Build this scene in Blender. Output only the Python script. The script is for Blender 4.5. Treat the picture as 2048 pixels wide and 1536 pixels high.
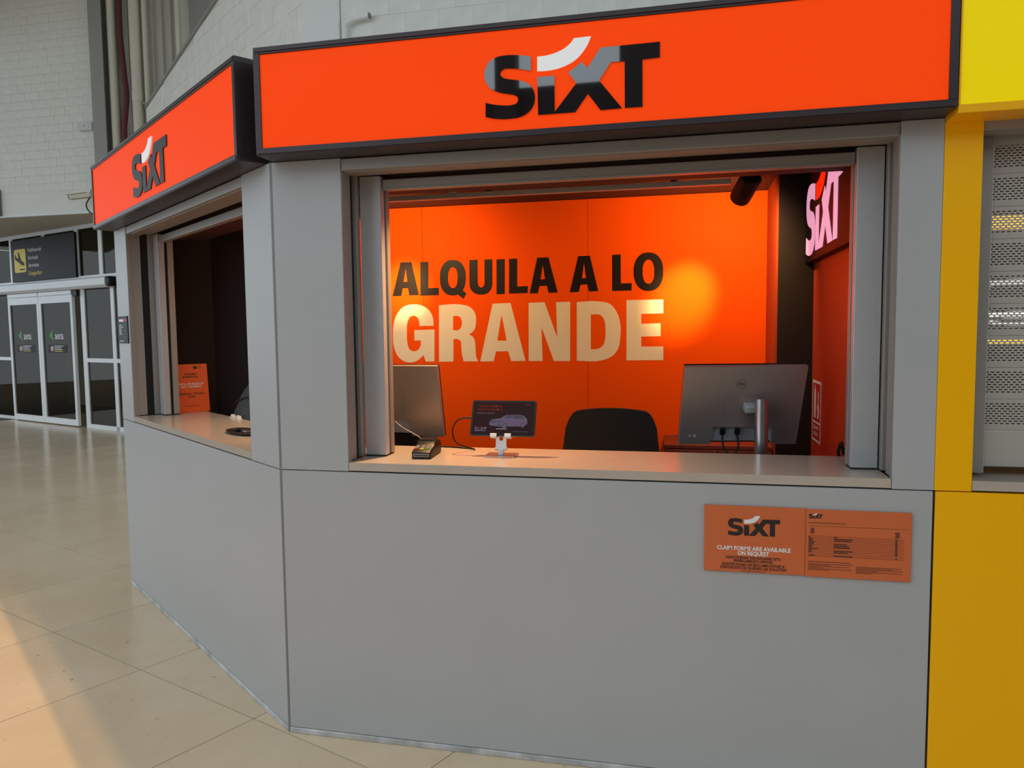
import bpy, bmesh, math, random
from mathutils import Matrix, Vector
random.seed(7)
for _o in list(bpy.data.objects):
    bpy.data.objects.remove(_o)
SC = bpy.context.scene
COL = SC.collection
R = math.radians

# ------------------------------------------------------------------ camera
cam_d = bpy.data.cameras.new('camera')
cam = bpy.data.objects.new('camera', cam_d)
COL.objects.link(cam)
_yaw, _pit, _rol = -0.218756, -0.072556, -0.011311
_f = Vector((math.sin(_yaw)*math.cos(_pit), math.cos(_yaw)*math.cos(_pit), math.sin(_pit)))
_r = Vector((math.cos(_yaw), -math.sin(_yaw), 0))
_u = _r.cross(_f)
_r2 = _r*math.cos(_rol) + _u*math.sin(_rol)
_u2 = _u*math.cos(_rol) - _r*math.sin(_rol)
cam.matrix_world = Matrix(((_r2.x, _u2.x, -_f.x, 1.52957), (_r2.y, _u2.y, -_f.y, -2.62879), (_r2.z, _u2.z, -_f.z, 1.62087), (0, 0, 0, 1)))
cam_d.sensor_fit = 'HORIZONTAL'
cam_d.sensor_width = 36.0
cam_d.lens = 36.0*1478.255/2048.0
cam_d.clip_start = 0.05
cam_d.clip_end = 300
SC.camera = cam

# ------------------------------------------------------------------ light
SKY = (0.78, 0.90, 1.0)
SKY_STRENGTH = 1.46
world = bpy.data.worlds.new('sky')
SC.world = world
world.use_nodes = True
_bg = world.node_tree.nodes['Background']
_bg.inputs[0].default_value = (*SKY, 1)
_bg.inputs[1].default_value = SKY_STRENGTH
SC.view_settings.view_transform = 'Standard'
SC.view_settings.look = 'None'
SC.view_settings.gamma = 1
SC.view_settings.use_curve_mapping = False
SC.view_settings.exposure = 0.0
SC.cycles.max_bounces = 8
SC.cycles.diffuse_bounces = 4
SC.cycles.sample_clamp_indirect = 4
SC.cycles.caustics_reflective = False
SC.cycles.caustics_refractive = False

ANG = 0.640262                                     # the side face of the kiosk turns away by 36.7 degrees
LD = Vector((-math.cos(ANG), math.sin(ANG), 0))    # along the side face, away from the corner
LN = Vector((-math.sin(ANG), -math.cos(ANG), 0))   # outward normal of the side face
sun_d = bpy.data.lights.new('sun', 'SUN')
sun_d.energy = 1.15
sun_d.color = (1.0, 0.56, 0.20)
sun_d.angle = R(0.3)
sun = bpy.data.objects.new('sun', sun_d)
COL.objects.link(sun)
SUN_K = 0.2235
_sv = (LN*SUN_K + Vector((0, 0, 1))).normalized()
sun.rotation_euler = _sv.to_track_quat('Z', 'Y').to_euler()
sun.location = (-2, -3, 12)

# ------------------------------------------------------------------ helpers
def lin(c):
    return tuple(((v/255)/12.92 if v/255 <= 0.04045 else ((v/255+0.055)/1.055)**2.4) for v in c)

def mat(name, col, rough=0.5, metal=0.0, spec=0.5, emit=None, es=0.0, noise=0.0, nscale=8.0, bump=0.0, bscale=60.0, srgb=True, coat=0.0):
    m = bpy.data.materials.new(name)
    m.use_nodes = True
    nt = m.node_tree
    b = nt.nodes['Principled BSDF']
    c = lin(col) if srgb else col
    b.inputs['Base Color'].default_value = (*c, 1)
    b.inputs['Roughness'].default_value = rough
    b.inputs['Metallic'].default_value = metal
    b.inputs['Specular IOR Level'].default_value = spec
    b.inputs['Coat Weight'].default_value = coat
    if emit:
        e = lin(emit) if srgb else emit
        b.inputs['Emission Color'].default_value = (*e, 1)
        b.inputs['Emission Strength'].default_value = es
    if noise or bump:
        tc = nt.nodes.new('ShaderNodeTexCoord')
    if noise:
        n = nt.nodes.new('ShaderNodeTexNoise')
        n.inputs['Scale'].default_value = nscale
        n.inputs['Detail'].default_value = 5
        nt.links.new(tc.outputs['Object'], n.inputs['Vector'])
        rp = nt.nodes.new('ShaderNodeValToRGB')
        rp.color_ramp.elements[0].position = 0.3
        rp.color_ramp.elements[1].position = 0.7
        rp.color_ramp.elements[0].color = (*[v*(1-noise) for v in c], 1)
        rp.color_ramp.elements[1].color = (*[min(1, v*(1+noise)) for v in c], 1)
        nt.links.new(n.outputs['Fac'], rp.inputs['Fac'])
        nt.links.new(rp.outputs['Color'], b.inputs['Base Color'])
    if bump:
        n2 = nt.nodes.new('ShaderNodeTexNoise')
        n2.inputs['Scale'].default_value = bscale
        n2.inputs['Detail'].default_value = 4
        nt.links.new(tc.outputs['Object'], n2.inputs['Vector'])
        bp = nt.nodes.new('ShaderNodeBump')
        bp.inputs['Strength'].default_value = bump
        bp.inputs['Distance'].default_value = 0.01
        nt.links.new(n2.outputs['Fac'], bp.inputs['Height'])
        nt.links.new(bp.outputs['Normal'], b.inputs['Normal'])
    return m

def glass_mat(name, tint, gloss=0.12, rough=0.02):
    m = bpy.data.materials.new(name)
    m.use_nodes = True
    nt = m.node_tree
    nt.nodes.clear()
    out = nt.nodes.new('ShaderNodeOutputMaterial')
    mix = nt.nodes.new('ShaderNodeMixShader')
    tr = nt.nodes.new('ShaderNodeBsdfTransparent')
    tr.inputs[0].default_value = (*lin(tint), 1)
    gl = nt.nodes.new('ShaderNodeBsdfGlossy')
    gl.inputs['Roughness'].default_value = rough
    mix.inputs[0].default_value = gloss
    nt.links.new(tr.outputs[0], mix.inputs[1])
    nt.links.new(gl.outputs[0], mix.inputs[2])
    nt.links.new(mix.outputs[0], out.inputs[0])
    return m

def wpos(o):
    v = Vector((0, 0, 0))
    while o:
        v += o.location
        o = o.parent
    return v

def tag(o, label=None, cat=None, group=None, kind=None):
    if label: o['label'] = label
    if cat: o['category'] = cat
    if group: o['group'] = group
    if kind: o['kind'] = kind
    return o

def empty(name, loc=(0, 0, 0), label=None, cat=None, group=None, kind=None, parent=None):
    o = bpy.data.objects.new(name, None)
    o.empty_display_size = 0.05
    COL.objects.link(o)
    o.location = loc
    if parent:
        o.parent = parent
        o.location = Vector(loc) - wpos(parent)
    return tag(o, label, cat, group, kind)

def piece(name, mesh, parent, loc, scale=None, rotz=0.0):
    """an object that shares its mesh; loc in world coordinates"""
    o = bpy.data.objects.new(name, mesh)
    COL.objects.link(o)
    if parent:
        o.parent = parent
        o.location = Vector(loc) - wpos(parent)
    else:
        o.location = loc
    if scale: o.scale = scale
    o.rotation_euler = (0, 0, rotz)
    return o

class B:
    def __init__(self):
        self.bm = bmesh.new()
    def _add(self, bm2, M=None):
        if M is not None:
            bmesh.ops.transform(bm2, matrix=M, verts=bm2.verts)
        me = bpy.data.meshes.new('_t')
        bm2.to_mesh(me)
        bm2.free()
        self.bm.from_mesh(me)
        bpy.data.meshes.remove(me)
        return self
    def box(self, x0, x1, y0, y1, z0, z1, bev=0.0, seg=2, M=None):
        b = bmesh.new()
        bmesh.ops.create_cube(b, size=1)
        for v in b.verts:
            v.co = Vector((x0+(v.co.x+.5)*(x1-x0), y0+(v.co.y+.5)*(y1-y0), z0+(v.co.z+.5)*(z1-z0)))
        if bev:
            bmesh.ops.bevel(b, geom=b.edges[:], offset=bev, segments=seg, profile=0.5, affect='EDGES')
        return self._add(b, M)
    def hexa(self, pts, M=None):
        """eight corners: bottom four, then top four, same order"""
        b = bmesh.new()
        v = [b.verts.new(p) for p in pts]
        for f in ((0,1,2,3), (4,5,6,7), (0,1,5,4), (1,2,6,5), (2,3,7,6), (3,0,4,7)):
            b.faces.new([v[i] for i in f])
        return self._add(b, M)
    def cyl(self, p0, p1, r, seg=20, r2=None, M=None, caps=True):
        p0, p1 = Vector(p0), Vector(p1)
        d = p1-p0
        b = bmesh.new()
        bmesh.ops.create_cone(b, cap_ends=caps, cap_tris=False, segments=seg, radius1=r, radius2=r if r2 is None else r2, depth=d.length)
        T = Matrix.Translation((p0+p1)/2) @ d.to_track_quat('Z', 'Y').to_matrix().to_4x4()
        bmesh.ops.transform(b, matrix=T, verts=b.verts)
        return self._add(b, M)
    def tube(self, pts, r, seg=8, M=None, sub=6):
        pts = [Vector(p) for p in pts]
        if sub > 1 and len(pts) > 2:                     # Catmull-Rom
            out = []
            for i in range(len(pts)-1):
                a, b_, c, d = pts[max(i-1, 0)], pts[i], pts[i+1], pts[min(i+2, len(pts)-1)]
                for k in range(sub):
                    t = k/sub
                    out.append(0.5*((2*b_)+(c-a)*t+(2*a-5*b_+4*c-d)*t*t+(3*b_-a-3*c+d)*t*t*t))
            out.append(pts[-1])
            pts = out
        b = bmesh.new()
        rings = []
        n = None
        for i, p in enumerate(pts):
            t = (pts[min(i+1, len(pts)-1)]-pts[max(i-1, 0)]).normalized()
            if n is None:
                n = t.cross(Vector((0, 0, 1)))
                if n.length < 0.2: n = t.cross(Vector((1, 0, 0)))
            n = (n - t*n.dot(t)).normalized()
            w = t.cross(n)
            rings.append([b.verts.new(p+(n*math.cos(2*math.pi*k/seg)+w*math.sin(2*math.pi*k/seg))*r) for k in range(seg)])
        for i in range(len(rings)-1):
            for k in range(seg):
                b.faces.new((rings[i][k], rings[i][(k+1) % seg], rings[i+1][(k+1) % seg], rings[i+1][k]))
        b.faces.new(rings[0]); b.faces.new(rings[-1])
        return self._add(b, M)
    def lathe(self, prof, seg=28, M=None):
        b = bmesh.new()
        rings = []
        for (r, z) in prof:
            rings.append([b.verts.new((r*math.cos(2*math.pi*k/seg), r*math.sin(2*math.pi*k/seg), z)) for k in range(seg)])
        for i in range(len(rings)-1):
            for k in range(seg):
                b.faces.new((rings[i][k], rings[i][(k+1) % seg], rings[i+1][(k+1) % seg], rings[i+1][k]))
        b.faces.new(rings[0]); b.faces.new(rings[-1])
        return self._add(b, M)
    def prism(self, loops, t, M=None):
        """flat outline with holes in x,y; thickness t along z"""
        b = bmesh.new()
        es = []
        for lp in loops:
            vs = [b.verts.new((p[0], p[1], 0)) for p in lp]
            for i in range(len(vs)):
                es.append(b.edges.new((vs[i], vs[(i+1) % len(vs)])))
        bmesh.ops.triangle_fill(b, use_beauty=True, use_dissolve=False, edges=es)
        if t:
            r = bmesh.ops.extrude_face_region(b, geom=b.faces[:])
            bmesh.ops.translate(b, vec=(0, 0, t), verts=[g for g in r['geom'] if isinstance(g, bmesh.types.BMVert)])
        return self._add(b, M)
    def build(self, name, m, parent=None, M=None, smooth=False, loc=None, raw=False):
        bm = self.bm
        if M is not None:
            bmesh.ops.transform(bm, matrix=M, verts=bm.verts)
        bmesh.ops.remove_doubles(bm, verts=bm.verts, dist=1e-6)
        bmesh.ops.recalc_face_normals(bm, faces=bm.faces)
        off = wpos(parent) if parent else Vector((0, 0, 0))
        o_loc = Vector((0, 0, 0))
        if loc is None and not parent and not raw:
            xs = [v.co.x for v in bm.verts]; ys = [v.co.y for v in bm.verts]; zs = [v.co.z for v in bm.verts]
            o_loc = Vector(((min(xs)+max(xs))/2, (min(ys)+max(ys))/2, min(zs)))
        elif loc is not None:
            o_loc = Vector(loc)
        bmesh.ops.translate(bm, vec=-(off+o_loc), verts=bm.verts)
        if smooth:
            for f in bm.faces: f.smooth = True
            for e in bm.edges:
                if len(e.link_faces) == 2 and e.calc_face_angle(0) > R(38): e.smooth = False
        me = bpy.data.meshes.new(name)
        bm.to_mesh(me)
        bm.free()
        me.materials.append(m)
        o = bpy.data.objects.new(name, me)
        COL.objects.link(o)
        o.location = o_loc
        if parent: o.parent = parent
        return o

def struct(o, label=None):
    o['kind'] = 'structure'
    if label: o['label'] = label
    return o

def frame(O, Rv, U, N):
    return Matrix(((Rv[0], U[0], N[0], O[0]), (Rv[1], U[1], N[1], O[1]), (Rv[2], U[2], N[2], O[2]), (0, 0, 0, 1)))
ZV = Vector((0, 0, 1))
def F_front(x, y, z): return frame((x, y, z), (1, 0, 0), ZV, (0, -1, 0))
def F_left(s, out, z):
    p = LD*s + LN*out
    return frame((p.x, p.y, z), -LD, ZV, LN)
M_FRONT = Matrix.Identity(4)
M_LEFT = Matrix(((LD.x, -LN.x, 0, 0), (LD.y, -LN.y, 0, 0), (0, 0, 1, 0), (0, 0, 0, 1)))
def dup(root, loc, rotz=None):
    r = root.copy(); COL.objects.link(r); r.location = loc
    if rotz is not None: r.rotation_euler = (0, 0, rotz)
    for ch in list(root.children):
        c = ch.copy(); COL.objects.link(c); c.parent = r
        for g in ch.children:
            d = g.copy(); COL.objects.link(d); d.parent = c
    return r

_cap = {}
def text(name, body, F, m, parent, width=None, cap=None, bold=0.0, align='L', t=0.0005, spacing=1.0):
    """flat lettering in the frame F (x right, y up); width in metres, cap = capital height"""
    def mk(s):
        cu = bpy.data.curves.new('_t', 'FONT')
        cu.body = s; cu.size = 1; cu.offset = bold; cu.resolution_u = 2; cu.space_character = spacing
        cu.fill_mode = 'FRONT'
        o = bpy.data.objects.new('_t', cu)
        COL.objects.link(o)
        dg = bpy.context.evaluated_depsgraph_get()
        me = bpy.data.meshes.new_from_object(o.evaluated_get(dg))
        bpy.data.objects.remove(o); bpy.data.curves.remove(cu)
        return me
    if bold not in _cap:
        h = mk('H'); _cap[bold] = max(v.co.y for v in h.vertices); bpy.data.meshes.remove(h)
    me = mk(body)
    xs = [v.co.x for v in me.vertices]
    x0, w = min(xs), max(xs)-min(xs)
    sy = cap/_cap[bold] if cap else width/w
    sx = width/w if width else sy
    sh = {'L': 0, 'C': -0.5, 'R': -1}[align]*w*sx
    b = bmesh.new(); b.from_mesh(me); bpy.data.meshes.remove(me)
    for v in b.verts:
        v.co = Vector(((v.co.x-x0)*sx+sh, v.co.y*sy, t))
    o = B(); o.bm.free(); o.bm = b
    bmesh.ops.transform(b, matrix=F, verts=b.verts)
    off = wpos(parent)
    bmesh.ops.translate(b, vec=-off, verts=b.verts)
    nrm = Vector((F[0][2], F[1][2], F[2][2]))
    b.normal_update()
    for f in b.faces:
        if f.normal.dot(nrm) < 0: f.normal_flip()
    me = bpy.data.meshes.new(name); b.to_mesh(me); b.free()
    me.materials.append(m)
    ob = bpy.data.objects.new(name, me); COL.objects.link(ob); ob.parent = parent
    return ob

# ------------------------------------------------------------------ materials
M = {}
M['panel'] = mat('grey_laminate', (172, 174, 174), rough=0.42, spec=0.4, noise=0.02, nscale=3)
M['panel_dark'] = mat('grey_profile', (120, 118, 116), rough=0.45)
M['alu'] = mat('brushed_aluminium', (182, 184, 186), rough=0.38, metal=0.2, noise=0.03, nscale=30)
M['alu_dull'] = mat('anodised_frame', (158, 154, 148), rough=0.45, metal=0.35)
M['rubber'] = mat('black_rubber', (22, 22, 23), rough=0.7)
M['plinth'] = mat('scuffed_plinth', (186, 187, 187), rough=0.45, metal=0.2, noise=0.30, nscale=14)
M['frame_dark'] = mat('dark_bronze_frame', (58, 48, 50), rough=0.35, metal=0.3)
M['sign_orange'] = mat('backlit_orange_acrylic', (220, 64, 12), rough=0.5, spec=0.06, emit=(240, 64, 10), es=0.62)
M['letter_black'] = mat('gloss_black_acrylic', (22, 12, 14), rough=0.02, spec=1.0, coat=1.0)
M['letter_black'].node_tree.nodes['Principled BSDF'].inputs['Coat IOR'].default_value = 1.8
M['letter_brown'] = mat('matt_dark_lettering', (44, 34, 34), rough=0.5)
M['letter_white'] = mat('backlit_white_acrylic', (215, 215, 215), rough=0.4, emit=(232, 232, 228), es=0.38)
M['counter'] = mat('pale_laminate_worktop', (184, 172, 158), rough=0.2, spec=0.5, noise=0.03, nscale=12)
M['wall_orange'] = mat('satin_orange_wall_film', (246, 82, 6), rough=0.6, spec=0.04)
M['return_shaded'] = mat('shaded_orange_return', (158, 60, 26), rough=0.6, spec=0.2)  # wall orange browned: the shade of grazing light is in the colour
M['wall_orange_shaded'] = mat('shaded_orange_paint', (190, 60, 24), rough=0.5)  # same orange as the back wall, darkened to carry the side wall's shade
M['ceil_dark'] = mat('dark_brown_ceiling', (54, 27, 22), rough=0.7)
M['dark_panel_and_shade'] = mat('dark_brown_and_shade', (32, 21, 20), rough=0.7, spec=0.2)  # dark fittings; also paints the shade on the back wall's left panel
M['ink_black'] = mat('black_wall_vinyl', (30, 16, 14), rough=0.5, spec=0.2)
M['ink_white'] = mat('white_wall_vinyl', (236, 214, 192), rough=0.5, spec=0.2)
M['black'] = mat('black_plastic', (18, 16, 16), rough=0.45, spec=0.3)
M['black_fabric'] = mat('black_mesh_fabric', (30, 24, 22), rough=0.9, bump=0.3, bscale=400)
M['silver_plastic'] = mat('silver_plastic', (166, 158, 152), rough=0.36, metal=0.5)
M['silver_light'] = mat('light_grey_plastic', (176, 178, 182), rough=0.42)
M['steel'] = mat('polished_steel', (190, 192, 196), rough=0.22, metal=0.9)
M['white_plastic'] = mat('white_plastic', (224, 224, 226), rough=0.35)
M['brick'] = mat('white_painted_brick', (240, 240, 232), rough=0.75, noise=0.05, nscale=6, bump=0.25, bscale=30)
M['mortar'] = mat('painted_mortar', (226, 225, 217), rough=0.85)
M['render'] = mat('white_painted_render', (240, 241, 236), rough=0.75, noise=0.03, nscale=2)
M['grey_paint'] = mat('grey_painted_steel', (158, 158, 152), rough=0.5)
M['cream_pipe'] = mat('cream_painted_pipe', (222, 218, 200), rough=0.5)
M['red_cable'] = mat('dark_red_cable_sheath', (104, 44, 50), rough=0.6)
M['sheet'] = mat('grey_corrugated_sheet', (190, 186, 176), rough=0.55)
M['soffit'] = mat('beige_soffit_tile', (206, 200, 186), rough=0.8)
M['white_frame'] = mat('white_powder_coated_aluminium', (236, 240, 243), rough=0.35)
M['glass'] = glass_mat('grey_tinted_glass', (178, 170, 142), gloss=0.06)
M['room_grey'] = mat('dim_room_paint', (172, 170, 156), rough=0.8)
M['sign_black'] = mat('black_sign_face', (26, 26, 27), rough=0.5, spec=0.2)
M['sign_yellow'] = mat('yellow_print', (232, 202, 40), rough=0.45)
M['print_white'] = mat('white_print', (232, 232, 230), rough=0.5)
M['print_black'] = mat('black_print', (40, 26, 26), rough=0.55)
M['print_green'] = mat('green_print', (52, 150, 42), rough=0.5)
M['print_red'] = mat('red_print', (186, 32, 38), rough=0.5)
M['print_rust'] = mat('dark_rust_print', (110, 50, 34), rough=0.55)
M['plaque'] = mat('orange_plaque_board', (206, 104, 56), rough=0.5)
M['card_orange'] = mat('orange_card', (240, 92, 20), rough=0.5)
M['yellow_paint'] = mat('yellow_gloss_panel', (255, 186, 0), rough=0.35, spec=0.3)
M['sign_yellow_lit'] = mat('backlit_yellow_acrylic', (226, 202, 0), rough=0.4, spec=0.15, emit=(232, 206, 0), es=0.42)
M['slat'] = mat('grey_shutter_slat', (184, 180, 170), rough=0.45, metal=0.2)
M['led_pink'] = mat('lit_pink_white_letter', (230, 190, 215), rough=0.4, emit=(240, 170, 206), es=0.72)
M['led_red'] = mat('lit_red_letter', (235, 40, 20), rough=0.4, emit=(255, 34, 6), es=1.0)
M['led_panel'] = mat('black_violet_panel', (14, 12, 20), rough=0.5, spec=0.2)
M['concrete_dark'] = mat('dark_concrete', (62, 58, 56), rough=0.8)
M['amber_light'] = mat('amber_light', (255, 190, 60), emit=(255, 190, 70), es=1.6)
M['white_light'] = mat('white_light', (255, 255, 250), emit=(235, 238, 240), es=1.1)
M['lamp_lens'] = mat('lamp_lens', (255, 230, 190), emit=(255, 226, 180), es=6.0)
M['screen'] = mat('dark_maroon_screen', (28, 10, 10), rough=0.4, spec=0.12, emit=(60, 20, 20), es=0.12)
M['screen_car'] = mat('screen_lilac_print', (80, 72, 90), rough=0.4, spec=0.1, emit=(110, 100, 135), es=0.22)
M['screen_dark'] = mat('screen_dark_print', (30, 22, 34), rough=0.3, emit=(40, 30, 60), es=0.3)
M['screen_red'] = mat('screen_red_print', (110, 30, 14), rough=0.4, spec=0.1, emit=(120, 30, 14), es=0.15)
M['jacket'] = mat('dark_grey_cloth', (58, 62, 64), rough=0.85, bump=0.2, bscale=200)
M['brown_wood'] = mat('brown_red_cabinet', (120, 52, 40), rough=0.5)

def floor_mat():
    m = mat('beige_porcelain_tile', (220, 202, 174), rough=0.20, spec=0.55)
    nt = m.node_tree; b = nt.nodes['Principled BSDF']
    tc = nt.nodes.new('ShaderNodeTexCoord'); gi = nt.nodes.new('ShaderNodeNewGeometry')
    n1 = nt.nodes.new('ShaderNodeTexNoise'); n1.inputs['Scale'].default_value = 0.9; n1.inputs['Detail'].default_value = 6; n1.inputs['Roughness'].default_value = 0.7
    nt.links.new(gi.outputs['Position'], n1.inputs['Vector'])
    rp = nt.nodes.new('ShaderNodeValToRGB')
    rp.color_ramp.elements[0].position = 0.30; rp.color_ramp.elements[0].color = (*lin((216, 190, 154)), 1)
    rp.color_ramp.elements[1].position = 0.72; rp.color_ramp.elements[1].color = (*lin((236, 212, 180)), 1)
    nt.links.new(n1.outputs['Fac'], rp.inputs['Fac'])
    vo = nt.nodes.new('ShaderNodeTexNoise'); vo.inputs['Scale'].default_value = 26; vo.inputs['Detail'].default_value = 2
    nt.links.new(gi.outputs['Position'], vo.inputs['Vector'])
    r2 = nt.nodes.new('ShaderNodeValToRGB')
    r2.color_ramp.elements[0].position = 0.22; r2.color_ramp.elements[0].color = (0.55, 0.5, 0.46, 1)
    r2.color_ramp.elements[1].position = 0.30; r2.color_ramp.elements[1].color = (1, 1, 1, 1)
    nt.links.new(vo.outputs['Fac'], r2.inputs['Fac'])
    mx = nt.nodes.new('ShaderNodeMix'); mx.data_type = 'RGBA'; mx.blend_type = 'MULTIPLY'; mx.inputs['Factor'].default_value = 1
    nt.links.new(rp.outputs['Color'], mx.inputs['A']); nt.links.new(r2.outputs['Color'], mx.inputs['B'])
    oi = nt.nodes.new('ShaderNodeObjectInfo')
    mr = nt.nodes.new('ShaderNodeMapRange'); mr.inputs['To Min'].default_value = 0.95; mr.inputs['To Max'].default_value = 1.03
    nt.links.new(oi.outputs['Random'], mr.inputs['Value'])
    m2 = nt.nodes.new('ShaderNodeMix'); m2.data_type = 'RGBA'; m2.blend_type = 'MULTIPLY'; m2.inputs['Factor'].default_value = 1
    nt.links.new(mx.outputs['Result'], m2.inputs['A']); nt.links.new(mr.outputs['Result'], m2.inputs['B'])
    nt.links.new(m2.outputs['Result'], b.inputs['Base Color'])
    return m
M['tile'] = floor_mat()
M['grout'] = mat('brown_grout', (104, 88, 70), rough=0.8)

def smooth_loop(lp, n=5):
    """round the gentle bends of an outline, keep its corners and straight edges"""
    P = [Vector((q[0], q[1])) for q in lp]
    N = len(P); tan = []
    for i in range(N):
        a, b = P[i]-P[i-1], P[(i+1) % N]-P[i]
        if a.length < 1e-6 or b.length < 1e-6 or abs(a.angle_signed(b)) > R(46): tan.append(None)
        elif a.length > 2.4*b.length: tan.append(a.normalized())
        elif b.length > 2.4*a.length: tan.append(b.normalized())
        else: tan.append((a.normalized()*b.length+b.normalized()*a.length).normalized())
    out = []
    for i in range(N):
        p, q = P[i], P[(i+1) % N]; e = q-p; L = e.length
        out.append((p.x, p.y))
        t0, t1 = tan[i], tan[(i+1) % N]
        if t0 is None and t1 is None or L < 1e-6: continue
        m0 = (t0 if t0 is not None else e.normalized())*L; m1 = (t1 if t1 is not None else e.normalized())*L
        for k in range(1, n):
            t = k/n
            c = p*(2*t**3-3*t*t+1)+m0*(t**3-2*t*t+t)+q*(-2*t**3+3*t*t)+m1*(t**3-t*t)
            out.append((c.x, c.y))
    return out
LOGO = {"IX":[[0.312,0.212],[0.411,0.212],[0.412,0.011],[0.536,0.16],[0.49,0.222],[0.568,0.274],[0.6,0.239],[0.673,0.343],[1.0,0.345],[1.0,0.261],[0.905,0.258],[0.906,0.002],[0.808,0.003],[0.807,0.257],[0.731,0.259],[0.665,0.164],[0.793,0.003],[0.672,0.001],[0.601,0.096],[0.529,0.0],[0.315,0.0]],"SW":[[0.313,0.325],[0.373,0.328],[0.43,0.341],[0.479,0.363],[0.506,0.385],[0.524,0.408],[0.619,0.41],[0.603,0.373],[0.575,0.332],[0.534,0.292],[0.478,0.264],[0.415,0.248],[0.359,0.244],[0.312,0.246]],"S":[[0.276,0.33],[0.232,0.339],[0.174,0.347],[0.124,0.349],[0.073,0.343],[0.029,0.32],[0.006,0.284],[0.0,0.25],[0.006,0.215],[0.024,0.182],[0.056,0.157],[0.1,0.14],[0.143,0.13],[0.176,0.122],[0.195,0.109],[0.199,0.093],[0.189,0.076],[0.164,0.068],[0.121,0.068],[0.07,0.075],[0.033,0.083],[0.005,0.092],[0.004,0.011],[0.04,0.001],[0.098,-0.008],[0.156,-0.009],[0.207,-0.004],[0.25,0.014],[0.28,0.042],[0.295,0.075],[0.297,0.113],[0.288,0.144],[0.266,0.173],[0.23,0.195],[0.187,0.206],[0.137,0.216],[0.108,0.227],[0.095,0.245],[0.098,0.262],[0.116,0.273],[0.152,0.273],[0.202,0.267],[0.242,0.258],[0.275,0.249]]}
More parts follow.
